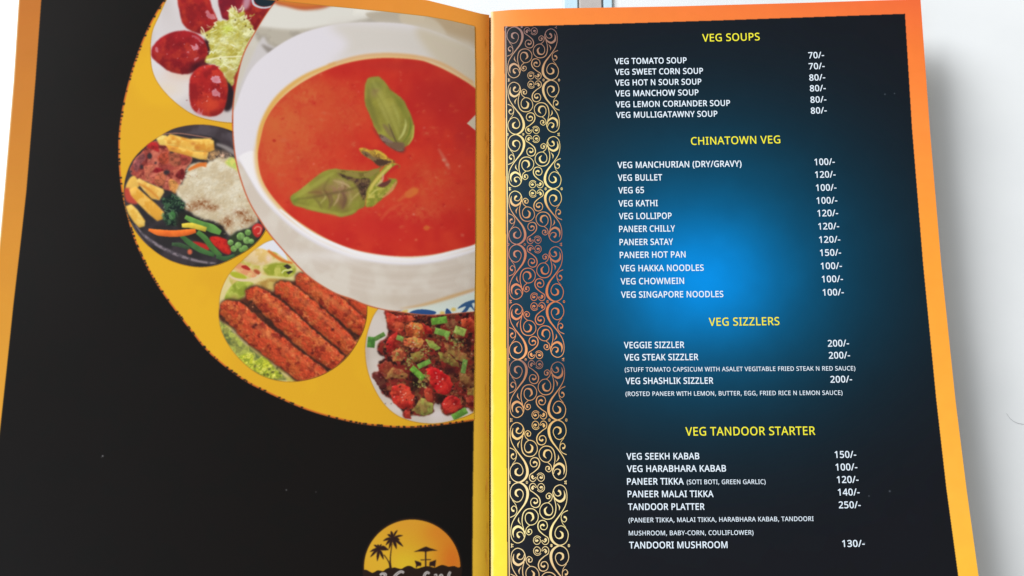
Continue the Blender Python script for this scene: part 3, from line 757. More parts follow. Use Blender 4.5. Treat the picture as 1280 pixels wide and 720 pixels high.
for k in range(150):
    a, rr = rng.uniform(0, 6.28), math.sqrt(rng.random())
    x, y = 468 + 132 * rr * math.cos(a), 198 + 115 * rr * math.sin(a)
    b_ = rng.uniform(-.8, .8)
    L = rng.uniform(1.5, 6)
    line([(x, y), (x + L * .5 * math.cos(b_), y + L * .5 * math.sin(b_) + rng.uniform(-1, 1)), (x + L * math.cos(b_), y + L * math.sin(b_))], [.4, rng.uniform(.8, 2.2), .4],
         rng.choice([(222, 104, 70), (214, 84, 56), (176, 34, 30), (168, 32, 30), (226, 130, 96)]), soft=.7, alpha=rng.uniform(.2, .5))
CLIP[:] = _keep
# basil
zl = lambda p: tr(p, 350, 180, 7.2)
zu = lambda p: tr(p, 440, 85, 6.0)
LEAF_SH = 1
LU = zu([(130, 72), (165, 66), (205, 68), (255, 115), (285, 165), (330, 195), (385, 240), (415, 300), (440, 350), (462, 430), (460, 500), (435, 560), (400, 592), (350, 590), (290, 570), (225, 525), (175, 460), (140, 370),
         (105, 290), (92, 220), (96, 150), (108, 95)])
shape(zu([(150, 440), (220, 540), (300, 600), (380, 640), (400, 600), (300, 560), (220, 500)]), (130, 50, 44), soft=1.6, alpha=.8)
shape(LU, (150, 142, 60), soft=.7, jit=.5, mix=[(164, 158, 66), (136, 130, 56)], ns=14, namp=.4, relief=.28, rw=6, seed=2)
glow(*zu([(175, 140)])[0], 10, 9, (124, 124, 62), .7)
glow(*zu([(170, 195)])[0], 9, 6, (146, 126, 78), .7)
glow(*zu([(270, 290)])[0], 9, 16, (174, 164, 80), .55, rot=-.4)
line(zu([(160, 150), (230, 270), (290, 400), (350, 560)]), [.6, 1.6, 2, 2], (124, 116, 48), soft=.9, alpha=.6)
for a, b, c in (((215, 250), (270, 220), (310, 215)), ((245, 310), (310, 290), (370, 280)), ((275, 380), (340, 350), (400, 340)), ((215, 250), (180, 270), (130, 280)), ((250, 320), (200, 340), (150, 350)),
                ((280, 390), (230, 400), (180, 410)), ((310, 450), (350, 420), (410, 400))):
    line(zu([a, b, c]), [1.2, 1, .5], (132, 126, 52), soft=.8, alpha=.45)
shape(zu([(205, 500), (240, 510), (300, 550), (380, 590), (385, 625), (340, 625), (280, 590), (225, 545)]), (104, 76, 66), soft=.9, mix=[(136, 110, 96)], ns=4)
shape(zu([(230, 420), (275, 450), (310, 520), (290, 520), (250, 470)]), (136, 116, 72), soft=1.1)
line(zu([(275, 420), (300, 480), (335, 560), (370, 590)]), [1.5, 2, 2], (86, 66, 56), soft=.8, alpha=.8)
line(zu([(350, 540), (385, 490), (405, 420), (400, 380)]), [1.5, 3.2, 2.6, 1], (190, 186, 108), soft=.8)
line(zu([(385, 560), (425, 500), (440, 430), (430, 370)]), [1, 2, 2, 1], (112, 122, 44), soft=.7)
line(zu([(420, 580), (455, 520), (462, 430)]), [1, 2.2, 1.4], (184, 186, 84), soft=.7)
shape(zl([(95, 480), (120, 450), (180, 410), (240, 365), (290, 320), (350, 275), (410, 240), (490, 222), (560, 235), (680, 240), (790, 245), (860, 225), (900, 250), (850, 330), (790, 440), (770, 520), (760, 565),
          (710, 590), (660, 630), (590, 648), (545, 655), (480, 632), (400, 625), (330, 608), (250, 590), (190, 568), (130, 556), (105, 520)]),
      (140, 138, 54), soft=.7, jit=.4, mix=[(156, 152, 64), (134, 126, 54)], ns=13, namp=.45, relief=.25, rw=5, seed=4)
glow(*zl([(520, 430)])[0], 23, 15, (154, 116, 84), .85, ns=7, seed=1, rot=.15)
glow(*zl([(360, 440)])[0], 15, 6, (140, 100, 66), .75)
glow(*zl([(560, 530)])[0], 7, 9, (124, 84, 66), .7)
glow(*zl([(560, 360)])[0], 12, 6, (176, 146, 106), .8, ns=4)
glow(*zl([(130, 500)])[0], 5, 5, (104, 122, 44), .7)
for P, w_, c in (([(380, 430), (410, 480), (360, 540)], [1, 2, 1], (186, 176, 104)), ([(540, 420), (520, 500), (480, 560)], [1, 2.4, 1], (190, 158, 118)), ([(560, 350), (590, 385), (570, 430)], [1, 1.6, 1], (124, 90, 60)),
                 ([(640, 510), (690, 460), (730, 430)], [1, 2.4, 1.5], (182, 164, 98)), ([(250, 440), (330, 435), (420, 450)], [1, 1.6, 1], (124, 92, 56)), ([(400, 410), (440, 480), (450, 560)], [1, 1.6, 1], (110, 80, 52)),
                 ([(480, 330), (540, 345), (600, 370), (640, 400)], [1, 2, 1.4], (196, 168, 120))):
    line(zl(P), w_, c, soft=.7, alpha=.8)
shape(zl([(508, 260), (545, 266), (600, 284), (660, 302), (720, 312), (800, 306), (815, 330), (800, 380), (782, 430), (768, 490), (745, 505), (728, 470), (712, 420), (680, 375), (664, 345), (630, 330), (580, 312), (535, 288)]), (78, 52, 50), soft=1.0, mix=[(54, 38, 36), (112, 84, 60)], ns=4, raw=True, jit=.8, alpha=.9)
shape(zl([(500, 238), (600, 240), (720, 258), (840, 240), (900, 210), (930, 200), (860, 270), (800, 300), (700, 300), (600, 275)]), (146, 130, 66), soft=.7, mix=[(120, 104, 50)], ns=6)
shape(zl([(770, 560), (775, 480), (790, 410), (830, 350), (880, 280), (930, 215), (990, 172), (1045, 175), (1078, 200), (1060, 215), (1010, 215), (985, 250), (960, 300), (1045, 318), (1050, 360), (1020, 410), (960, 460),
          (900, 510), (840, 558), (800, 570)]), (168, 160, 62), soft=.6, jit=.3, mix=[(190, 178, 84), (140, 142, 52)], ns=6, relief=.3, rw=4, seed=1)
shape(zl([(880, 380), (930, 340), (1000, 320), (985, 360), (940, 390)]), (104, 60, 52), soft=.9)
shape(zl([(915, 310), (940, 280), (1040, 190), (1075, 210), (1010, 245), (965, 300), (985, 320), (930, 345)]), (196, 46, 40), soft=.7)
line(zl([(800, 440), (850, 350), (930, 260), (1000, 190)]), [1.5, 4, 3.5, 2], (206, 186, 92), soft=.8)
line(zl([(860, 380), (920, 330), (930, 270)]), [1, 2.2, 1.4], (206, 176, 134), soft=.6)
line(zl([(930, 480), (1000, 420), (1048, 340)]), [1.5, 3, 2], (208, 140, 90), soft=.7)
line(zl([(790, 490), (860, 420), (920, 400)]), [1, 1.6, .8], (206, 196, 110), soft=.6)
shape(zl([(712, 45), (760, 36), (810, 55), (870, 55), (930, 85), (975, 125), (1040, 160), (1000, 175), (920, 200), (860, 165), (790, 125), (740, 90)]), (180, 140, 56), soft=.7, mix=[(214, 172, 60), (130, 96, 50)], ns=6, seed=7)
shape(zl([(735, 70), (790, 75), (850, 120), (960, 150), (1010, 160), (930, 200), (880, 195), (820, 140), (760, 105)]), (82, 58, 46), soft=.8, mix=[(130, 104, 70)], ns=5)
line(zl([(850, 62), (900, 78), (960, 118)]), [2, 3, 1.5], (220, 180, 64), soft=.8)
shape(zl([(950, 0), (1010, -10), (1110, -10), (1120, 40), (1070, 60), (1010, 35)]), (120, 92, 70), soft=1)
CLIP[:] = 1
# extra folds and veins of the basil
for P, w_, c, a in (([(150, 90), (200, 180), (260, 300), (320, 430), (360, 540)], [3, 6, 8, 6, 3], (172, 166, 82), .5), ([(120, 140), (130, 250), (170, 380), (220, 480)], [2, 6, 7, 3], (118, 112, 52), .6),
                    ([(260, 140), (330, 230), (390, 320), (420, 420)], [2, 5, 6, 3], (126, 126, 50), .6), ([(190, 230), (235, 330), (290, 450)], [1, 2, 1], (186, 180, 104), .6), ([(300, 260), (340, 350), (360, 450)], [1, 3, 1], (186, 184, 100), .6),
                    ([(330, 220), (370, 300), (385, 380)], [1, 2, 1], (110, 112, 44), .6), ([(150, 160), (175, 175), (205, 165)], [2, 5, 2], (138, 112, 74), .6)):
    line(zu(P), w_, c, soft=1.3, alpha=a)
for P, w_, c, a in (([(110, 500), (240, 420), (380, 330), (490, 260)], [2, 5, 6, 3], (168, 166, 74), .6), ([(140, 545), (280, 580), (420, 610), (560, 640), (680, 600)], [2, 4, 5, 5, 2], (172, 168, 72), .6),
                    ([(150, 500), (300, 480), (450, 450), (600, 420), (720, 380)], [1, 2, 3, 3, 2], (104, 88, 50), .7), ([(300, 480), (350, 530), (380, 590)], [1, 3, 1], (112, 96, 54), .6), ([(450, 450), (470, 520), (440, 590)], [2, 4, 1], (116, 84, 64), .7),
                    ([(560, 430), (590, 500), (560, 590)], [2, 5, 2], (110, 76, 62), .7), ([(400, 460), (400, 390), (450, 300)], [1, 3, 1], (118, 100, 56), .6), ([(620, 420), (640, 500), (610, 570)], [1, 2.5, 1], (176, 158, 104), .6),
                    ([(800, 540), (880, 480), (960, 400), (1020, 340)], [1, 2, 3, 1], (128, 128, 48), .7)):
    line(zl(P), w_, c, soft=1.1, alpha=a)
# thin red rim lines round the pictures
line(SOUP_EDGE, [1.0, 1.6, 1.8, 1.6, 1.6, 1.3, 1.2], (196, 86, 50), soft=.4, alpha=.85)
CLIP[:] = 1
_r = pmask(SOUP_OUT, 3)
CLIP[_r[0]] = 1 - _r[1]
CLIP *= (GX[None, :] < L_INR(GY)[:, None])
for P in (P1, P2, P3, P4):
    line(np.vstack([P[::3], P[:1]]), .8, (178, 120, 40), soft=.35, alpha=.7)
CLIP[:] = 0
_inpan = (XX > L_IN(YY)) & (YY > L_INTOP(XX)) & (XX < L_INR(YY) + .2)
CLIP[:] = 1

# ---- emblem with palms and parasol
zg = lambda p: tr(p, 455, 645, 9.6)
th = np.linspace(math.pi * 1.012, math.pi * 1.99, 60)
DISC_TOP = np.stack([515.3 + 60.3 * np.cos(th), 709.3 + 60.0 * np.sin(th)], 1)
WAVE = smooth_open(zg([(1155, 612), (1130, 618), (1080, 600), (1020, 608), (985, 598), (940, 588), (900, 600), (850, 622), (800, 610), (750, 604), (690, 618), (640, 632), (600, 622), (570, 604), (530, 598), (490, 612), (450, 634), (410, 628), (370, 618), (330, 624), (300, 622), (260, 640),
                    (230, 662), (190, 655), (160, 654), (130, 672), (100, 682), (70, 668), (30, 648), (0, 645)]), 4)
LOGO = np.vstack([DISC_TOP, WAVE])
shape(ell(515.3, 709.3, 62.4, 62.2, 0, 80)[:], (44, 30, 24), soft=.5, raw=True, alpha=.9)
CLIP[:] = 0
_r = pmask(LOGO, 3)
CLIP[_r[0]] = blur(_r[1], .35)
shape(LOGO, (222, 164, 44), soft=.2, raw=True)
glow(505, 706, 30, 22, (226, 190, 44), .9)
glow(470, 700, 26, 34, (228, 178, 50), .7)
glow(566, 700, 24, 44, (222, 118, 36), .95)
glow(548, 664, 26, 20, (222, 128, 40), .7)
glow(505, 655, 30, 12, (222, 150, 50), .5)
CLIP[:] = 1
DK = (48, 30, 28)
line(zg([(338, 330), (325, 420), (316, 520), (318, 625)]), [1.0, 1.1, 1.3, 2.6], DK, soft=.35)
line(zg([(240, 465), (280, 520), (305, 570), (322, 625)]), [1.0, 1.1, 1.4, 2.6], DK, soft=.35)
def palm(c, tips):
    for (x, y, wd) in tips:
        mx, my = (c[0] + x) / 2, (c[1] + y) / 2 - 10
        line(zg([c, (mx, my), (x, y)]), [1.5, wd, wd * .9, .5], DK, soft=.3)
palm((345, 270), [(325, 178, 3.4), (402, 168, 2.4), (280, 222, 3), (468, 234, 2.6), (230, 298, 3.2), (262, 350, 3.4), (470, 366, 3.6), (392, 396, 4), (300, 395, 3.2), (430, 290, 4)])
palm((180, 398), [(118, 348, 2.8), (165, 340, 2.6), (212, 338, 2.2), (298, 405, 4.6), (262, 372, 4), (78, 492, 3.2), (72, 430, 2.8), (160, 540, 3.6), (236, 522, 3.6), (120, 420, 4)])
shape(zg([(592, 430), (640, 412), (700, 384), (745, 366), (790, 384), (885, 415), (800, 418), (745, 430), (690, 424)]), DK, soft=.3, raw=True)
line(zg([(741, 400), (741, 625)]), 1.5, DK, soft=.3)
line(zg([(680, 527), (805, 522)]), .9, DK, soft=.3)
for P in ([(608, 533), (650, 545), (686, 560), (690, 585), (680, 602), (672, 598), (640, 602), (632, 622), (624, 622), (626, 585)], [(866, 525), (856, 600), (848, 624), (840, 602), (800, 598), (788, 620), (784, 580), (788, 552), (820, 542)]):
    shape(zg(P), DK, soft=.3, raw=True)
WH, = ((250, 246, 240),)
def script(strokes):
    for P in strokes:
        line(P, [2.6, 3.4, 2.6], WH, soft=.2)
    for P in strokes:
        line(P, [.6, 1.1, .6], (70, 50, 52), soft=.2)
script([[(475, 719), (478, 717), (482, 718), (480, 722), (476, 727), (480, 730), (485, 724)],
        [(505, 716), (502, 714.5), (498, 716), (493, 721), (491, 728), (495, 733), (502, 731)],
        [(537, 717), (534, 715.5), (531, 718), (530, 724), (533, 730), (538, 727), (538, 722)],
        [(543, 720), (545, 719), (544, 728)], [(549, 721), (552, 719), (554, 727)], [(563, 714.5), (561, 719), (560, 728)]])

# specks of dust
for x, y, r, a in ((128.5, 570, 1.0, .9), (127, 571.5, .6, .5), (358, 612.5, .9, .6), (395, 615, .8, .4), (221, 120, .6, .25)):
    shape(ell(x, y, r, r * .8), (200, 200, 205), soft=.35, raw=True, alpha=a)
# worn lamination along the gutter of the left page
rng = random.Random(2)
for y in range(30, 800, 9):
    if rng.random() < .55:
        x = 607.5 + rng.uniform(-1.2, 1.4)
        line([(x, y), (x + rng.uniform(-1, 1), y + rng.uniform(4, 9)), (x + rng.uniform(-.6, .6), y + rng.uniform(11, 20))], [.4, rng.uniform(.8, 2.2), .4], rng.choice([(240, 150, 80), (238, 176, 84), (190, 118, 36)]), soft=.5, alpha=.55)


CLIP[:] = 1
canvas[:] = canvas * .7 + blur(canvas, .4) * .3
edge = np.exp(-((XX - L_OUT(YY) - .3) / 1.1) ** 2)[..., None] * .8
canvas[:] = canvas * (1 - edge) + c3((250, 226, 190)) * edge  # cream highlight of the lit paper edge, painted into the artwork


def to_srgb(l):
    l = np.clip(l, 0, 1)
    return np.where(l <= 0.0031308, l * 12.92, 1.055 * l ** (1 / 2.4) - 0.055)


def to_lin(s):
    return np.where(s <= 0.04045, s / 12.92, ((s + 0.055) / 1.055) ** 2.4)


def page_image(name, side, x0, x1, y0, y1, art, ax0, ay0, sc, gain, texel=0.00016):
    """resample artwork onto the page (world x, y of the page surface)"""
    W, H = int((x1 - x0) / texel), int((y1 - y0) / texel)
    X, Y = np.meshgrid(x0 + (np.arange(W) + .5) * texel, y0 + (np.arange(H) + .5) * texel)
    px, py = project(X, Y, height(X, Y, side))
    u, v = (px - ax0) * sc - .5, (py - ay0) * sc - .5
    u, v = np.clip(u, 0, art.shape[1] - 1.001), np.clip(v, 0, art.shape[0] - 1.001)
    iu, iv = u.astype(int), v.astype(int)
    fu, fv = (u - iu)[..., None].astype(np.float32), (v - iv)[..., None].astype(np.float32)
    c = (art[iv, iu] * (1 - fu) + art[iv, iu + 1] * fu) * (1 - fv) + (art[iv + 1, iu] * (1 - fu) + art[iv + 1, iu + 1] * fu) * fv
    c = to_srgb(to_lin(c) / gain)
    img = bpy.data.images.new(name, W, H, alpha=False, float_buffer=False)
    buf = np.ones((H, W, 4), np.float32)
    buf[..., :3] = c
    img.pixels.foreach_set(buf.ravel())
    img.update()
    img.pack()
    return img


GAIN_L, GAIN_R = 1.27, 1.3
LX0, LX1, LY0, LY1 = -0.262, -0.006, -0.182, 0.155
RX0, RX1, RY0, RY1 = -0.014, 0.215, -0.182, 0.155
img_left = page_image("left_page_print", -1, LX0, LX1, LY0, LY1, canvas, CX0, CY0, S, GAIN_L)

# ---- right page artwork: bright border, black panel with a blue glow
RS = 2
rx0, ry0, rw, rh = 604, -20, 660, 860
RXX, RYY = np.meshgrid((np.arange(rw * RS) + .5) / RS + rx0, (np.arange(rh * RS) + .5) / RS + ry0)
def ramp(v, tab):
    xs = [t[0] for t in tab]
    return np.stack([np.interp(v, xs, [t[1][k] / 255 for t in tab]) for k in range(3)], -1)
inner = ramp(RYY, [(0, (238, 138, 62)), (120, (240, 146, 56)), (260, (244, 168, 50)), (420, (246, 188, 46)), (560, (248, 202, 50)), (720, (250, 210, 62))])
outer = ramp(RYY, [(-10, (236, 104, 58)), (60, (242, 122, 56)), (160, (252, 142, 62)), (300, (255, 158, 58)), (500, (255, 172, 62)), (640, (255, 184, 66)), (720, (254, 190, 62))])
th_ = np.clip((RXX - 615) / 530, 0, 1)[..., None] ** .8
rart = inner * (1 - th_) + outer * th_
rart *= (0.985 + 0.03 * fbm(RXX, RYY, 14, 4, 2))[..., None]
g1 = np.exp(-(((RXX - 872) / 178) ** 2 + ((RYY - 345) / 148) ** 2))
g2 = np.exp(-(((RXX - 868) / 250) ** 2 + ((RYY - 338) / 200) ** 2))
ang = np.exp(-(((RXX - 878) / 88) ** 2 + ((RYY - 350) / 72) ** 2))
blkr = c3((22, 23, 29))[None, None] * np.ones(RXX.shape + (1,), np.float32)
for g, c, k in ((g2, (4, 68, 90), .8), (g1, (0, 98, 148), .85), (ang, (0, 138, 222), .92)):
    blkr = blkr * (1 - (g * k)[..., None]) + c3(c) * (g * k)[..., None]
tb = np.clip((RYY - 420) / 300, 0, 1)[..., None]
blkr = blkr * (1 - tb * .25) + c3((26, 24, 26)) * tb * .25
blkr *= (0.97 + 0.06 * fbm(RXX, RYY, 30, 6, 3))[..., None]
pn = ((RXX > R_INL(RYY)) & (RXX < R_IN(RYY)) & (RYY > R_INTOP(RXX)) & (RYY < BOT_IN)).astype(np.float32)
pn = (pn + np.roll(pn, 1, 0) + np.roll(pn, 1, 1) + np.roll(np.roll(pn, 1, 0), 1, 1))[..., None] / 4
rart = rart * (1 - pn) + blkr * pn
# whitish lamination crack along the fold, with the fold's highlight painted in
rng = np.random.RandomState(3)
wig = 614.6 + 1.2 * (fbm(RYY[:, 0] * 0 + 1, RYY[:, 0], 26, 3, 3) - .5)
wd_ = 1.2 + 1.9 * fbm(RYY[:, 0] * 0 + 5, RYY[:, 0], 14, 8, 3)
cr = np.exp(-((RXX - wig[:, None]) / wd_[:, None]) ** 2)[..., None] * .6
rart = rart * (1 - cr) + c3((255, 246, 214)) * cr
for x, y, r in ((1112, 614, 1.1), (1080, 679, 1.3), (1086, 620, .8), (1106, 118, .8), (1118, 117, .7), (1052, 331, .6)):
    d = np.exp(-((RXX - x) ** 2 + (RYY - y) ** 2) / r ** 2)[..., None] * .4
    rart = rart * (1 - d) + c3((190, 195, 205)) * d
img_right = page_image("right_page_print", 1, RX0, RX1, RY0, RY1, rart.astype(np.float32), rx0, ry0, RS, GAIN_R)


# ------------------------------------------------------------------ materials
def new_mat(name):
    m = bpy.data.materials.new(name)
    m.use_nodes = True
    return m, m.node_tree.nodes, m.node_tree.links, m.node_tree.nodes["Principled BSDF"]


def print_mat(name, img, rough):
    m, n, l, b = new_mat(name)
    t = n.new("ShaderNodeTexImage")
    t.image = img
    t.extension = "EXTEND"
    t.interpolation = "Cubic"
    l.new(t.outputs[0], b.inputs["Base Color"])
    tc = n.new("ShaderNodeTexCoord")
    nz = n.new("ShaderNodeTexNoise")
    nz.inputs["Scale"].default_value = 900
    nz.inputs["Detail"].default_value = 3
    l.new(tc.outputs["Object"], nz.inputs[0])
    nz2 = n.new("ShaderNodeTexNoise")
    nz2.inputs["Scale"].default_value = 14
    l.new(tc.outputs["Object"], nz2.inputs[0])
    bp = n.new("ShaderNodeBump")
    bp.inputs["Strength"].default_value = 0.04
    bp.inputs["Distance"].default_value = 0.0002
    l.new(nz.outputs[0], bp.inputs["Height"])
    bp2 = n.new("ShaderNodeBump")
    bp2.inputs["Strength"].default_value = 0.12
    bp2.inputs["Distance"].default_value = 0.002
    l.new(nz2.outputs[0], bp2.inputs["Height"])
    l.new(bp.outputs[0], bp2.inputs["Normal"])
    l.new(bp2.outputs[0], b.inputs["Normal"])
    mr = n.new("ShaderNodeMapRange")
    mr.inputs[3].default_value = rough - .05
    mr.inputs[4].default_value = rough + .06
    l.new(nz2.outputs[0], mr.inputs[0])
    l.new(mr.outputs[0], b.inputs["Roughness"])
    b.inputs["Specular IOR Level"].default_value = 0.075
    return m


def ink_mat(name, c, rough=.42):
    m, n, l, b = new_mat(name)
    tc = n.new("ShaderNodeTexCoord")
    nz = n.new("ShaderNodeTexNoise")
    nz.inputs["Scale"].default_value = 700
    l.new(tc.outputs["Object"], nz.inputs[0])
    mx = n.new("ShaderNodeMix")
    mx.data_type = "RGBA"
    a = tuple(float(v) for v in to_lin(np.array(c) / 255.0))
    mx.inputs[6].default_value = (*[v * .86 for v in a], 1)
    mx.inputs[7].default_value = (*a, 1)
    l.new(nz.outputs[0], mx.inputs[0])
    l.new(mx.outputs[2], b.inputs["Base Color"])
    b.inputs["Roughness"].default_value = rough
    b.inputs["Specular IOR Level"].default_value = 0.3
    return m


M_LEFT = print_mat("printed_left_page", img_left, .42)
M_RIGHT = print_mat("printed_right_page", img_right, .42)
M_WHITE = ink_mat("white_ink", (212, 222, 232))
M_YELLOW = ink_mat("yellow_ink", (222, 214, 52))
M_PAPER = ink_mat("paper_edge", (232, 226, 210), .7)

# gold ornament ink: printed gradient along the page
m, n, l, b = new_mat("gold_ink")
at_n = n.new("ShaderNodeVertexColor")
at_n.layer_name = "print_colour"
l.new(at_n.outputs[0], b.inputs["Base Color"])
b.inputs["Roughness"].default_value = .4
b.inputs["Specular IOR Level"].default_value = .3
M_GOLD = m

# table: white laminate, faint mottling and fine dust
m, n, l, b = new_mat("white_laminate")
tc = n.new("ShaderNodeTexCoord")
nz = n.new("ShaderNodeTexNoise")
nz.inputs["Scale"].default_value = 9
nz.inputs["Detail"].default_value = 5
l.new(tc.outputs["Object"], nz.inputs[0])
cr_ = n.new("ShaderNodeValToRGB")
cr_.color_ramp.elements[0].color = (.66, .67, .68, 1)
cr_.color_ramp.elements[1].color = (.73, .738, .745, 1)
cr_.color_ramp.elements[0].position = .35
cr_.color_ramp.elements[1].position = .65
l.new(nz.outputs[0], cr_.inputs[0])
l.new(cr_.outputs[0], b.inputs["Base Color"])
nz3 = n.new("ShaderNodeTexNoise")
nz3.inputs["Scale"].default_value = 1400
l.new(tc.outputs["Object"], nz3.inputs[0])
bp = n.new("ShaderNodeBump")
bp.inputs["Strength"].default_value = .08
bp.inputs["Distance"].default_value = .0002
l.new(nz3.outputs[0], bp.inputs["Height"])
l.new(bp.outputs[0], b.inputs["Normal"])
b.inputs["Roughness"].default_value = .32
M_TABLE = m


# ------------------------------------------------------------------ mesh helpers
def mesh_obj(name, verts, faces, mat, parent=None, uvbox=None, smooth_sh=True):
    me = bpy.data.meshes.new(name)
    me.from_pydata([tuple(map(float, v)) for v in verts], [], faces)
    me.materials.append(mat)
    if smooth_sh:
        me.polygons.foreach_set("use_smooth", [True] * len(me.polygons))
    if uvbox:
        x0, x1, y0, y1 = uvbox
        uv = me.uv_layers.new(name="UVMap")
        li = np.zeros(len(me.loops), np.int32)
        me.loops.foreach_get("vertex_index", li)
        V = np.array(verts, float)
        U = np.stack([(V[li, 0] - x0) / (x1 - x0), (V[li, 1] - y0) / (y1 - y0)], 1)
        uv.data.foreach_set("uv", U.astype(np.float32).ravel())
    me.update()
    o = bpy.data.objects.new(name, me)
    col.objects.link(o)
    if parent:
        o.parent = parent
    return o


UVL, UVR = (LX0, LX1, LY0, LY1), (RX0, RX1, RY0, RY1)


def page_mesh(name, side, parent):
    na, nb = 150, 150
    a = np.linspace(0, 1, na)
    a = 1 - (1 - a) ** 1.0
    dens = np.linspace(0, 1, na) ** 1.7      # 0 at the spine: finer there
    b = np.linspace(0, 1, nb)
    A, B = np.meshgrid(dens, b)
    px = np.full_like(A, 600.0)
    py = B * 800
    SP = 611.5 if side < 0 else 613.5
    OUT, TOP = (L_OUT, L_TOP) if side < 0 else (R_OUT, R_TOP)
    BOT = BOT_L if side < 0 else BOT_R
    for _ in range(8):
        px = SP + (OUT(py) - SP) * A
        py = TOP(px) + (BOT - TOP(px)) * B
    P = at(px, py, side)
    top = P.reshape(-1, 3)
    bot = top - np.array([0, 0, .00035])
    N = na * nb
    V = np.vstack([top, bot])
    idx = np.arange(N).reshape(nb, na)
    F = []
    q = np.stack([idx[:-1, :-1], idx[1:, :-1], idx[1:, 1:], idx[:-1, 1:]], -1).reshape(-1, 4)
    if side < 0:
        q = q[:, ::-1]
    F = q.tolist() + (q[:, ::-1] + N).tolist()
    nface_print = len(q)
    ring = list(idx[0, :]) + list(idx[1:, -1]) + list(idx[-1, -2::-1]) + list(idx[-2:0:-1, 0])
    base = len(V)
    rg = [int(k) for k in ring]
    V = np.vstack([V, top[rg], bot[rg]])
    M_ = len(rg)
    for k in range(M_):
        k2 = (k + 1) % M_
        F.append([base + k, base + k2, base + M_ + k2, base + M_ + k])
    o = mesh_obj(name, V, F, M_LEFT if side < 0 else M_RIGHT, parent, UVL if side < 0 else UVR)
    o.data.materials.append(M_PAPER)
    mi = np.ones(len(F), np.int32)
    mi[:nface_print] = 0
    o.data.polygons.foreach_set("material_index", mi)
    return o


def sheet(name, outline, side, lift, parent, step=9.0, label=None):
    """printed piece that follows the page: constrained triangulation of its outline"""
    O = np.asarray(outline, float)
    if np.allclose(O[0], O[-1]):
        O = O[:-1]
    n0 = len(O)
    x0, y0 = O.min(0)
    x1, y1 = O.max(0)
    gx, gy = np.meshgrid(np.arange(x0 + step / 2, x1, step), np.arange(y0 + step / 2, y1, step))
    pts = [Vector(p) for p in O] + [Vector((float(x), float(y))) for x, y in zip(gx.ravel(), gy.ravel())]
    edges = [(i, (i + 1) % n0) for i in range(n0)]
    vo, _, fo, *_ = delaunay_2d_cdt(pts, edges, [], 1, 1e-4)
    V = np.array([(v.x, v.y) for v in vo])
    P = at(V[:, 0], V[:, 1], side, lift)
    F = []
    for f in fo:
        p = P[list(f)[:3]]
        nz_ = np.cross(p[1] - p[0], p[2] - p[0])[2]
        F.append(list(f) if nz_ > 0 else list(f)[::-1])
    used = sorted({i for f in F for i in f})
    mp = {i: k for k, i in enumerate(used)}
    o = mesh_obj(name, P[used], [[mp[i] for i in f] for f in F], M_LEFT if side < 0 else M_RIGHT, parent, UVL if side < 0 else UVR)
    if label:
        o["label"] = label
    return o


# ------------------------------------------------------------------ table (setting)
tt = bpy.data.meshes.new("table_top")
o = mesh_obj("table_top", [(-1.2, -.8, 0), (1.2, -.8, 0), (1.2, .75, 0), (-1.2, .75, 0), (-1.2, -.8, -.03), (1.2, -.8, -.03), (1.2, .75, -.03), (-1.2, .75, -.03)],
             [[0, 1, 2, 3], [7, 6, 5, 4], [0, 4, 5, 1], [1, 5, 6, 2], [2, 6, 7, 3], [3, 7, 4, 0]], M_TABLE, smooth_sh=False)
o["kind"] = "structure"
table = o
M_STRIP = ink_mat("grey_metal", (178, 170, 166), .5)
M_STRIP2 = ink_mat("pale_blue_enamel", (186, 212, 226), .5)


def strip(name, px0, px1, mat, z, parent):
    a, b_ = at(px0, 4.0, 0), at(px1, 4.0, 0)
    x0, x1 = a[0], b_[0]
    V = []
    for zz in (z, 0.0005):
        i = .0006 if zz == z else 0
        V += [(x0 + i, .115, zz), (x1 - i, .115, zz), (x1 - i, .74, zz), (x0 + i, .74, zz)]
    return mesh_obj(name, V, [[0, 1, 2, 3], [0, 4, 5, 1], [1, 5, 6, 2], [2, 6, 7, 3], [3, 7, 4, 0]], mat, parent, smooth_sh=False)


# an out-of-focus strip lying behind the booklet
sroot = bpy.data.objects.new("metal_strip", None)
col.objects.link(sroot)
sroot.location = (0, 0, 0)
sroot["label"] = "narrow grey strip with pale blue edges on white table behind the booklet's top edge"
sroot["category"] = "strip"
strip("centre_band", 723.5, 752.3, M_STRIP, .0022, sroot)
strip("edge_band", 704, 722.5, M_STRIP2, .0016, sroot)
strip("edge_band", 753.3, 765.5, M_STRIP2, .0016, sroot)

# ------------------------------------------------------------------ the booklet
menu = bpy.data.objects.new("menu_booklet", None)
menu.location = (0, 0, 0)
col.objects.link(menu)
menu["label"] = "open restaurant menu booklet, food photos on black left page, price list on blue-black right page"
menu["category"] = "menu"

left = page_mesh("page", -1, menu)
left["label"] = "black left page with orange border, round food photos and beach emblem"
right = page_mesh("page", 1, menu)
right["label"] = "black and blue right page with bright yellow-orange border, scrollwork and vegetarian price list"

# spine fold: narrow rounded back that rests on the table
ys = np.linspace(_sy1 - .035, at(612.9, 17.0, -1)[1], 60)
V, F = [], []
K = 9
for y in ys:
    cx = float(spine_x(y))
    for k in range(K):
        a_ = math.pi * k / (K - 1)
        V.append((cx - .0022 * math.cos(a_), y, .0037 - .0036 * math.sin(a_)))
for i in range(len(ys) - 1):
    for k in range(K - 1):
        F.append([i * K + k, i * K + k + 1, (i + 1) * K + k + 1, (i + 1) * K + k])
spine = mesh_obj("spine_fold", V, F, ink_mat("fold_card", (150, 84, 34), .6), menu)


def lerp_edge(fn, ys_):
    return np.stack([fn(ys_), ys_], 1)


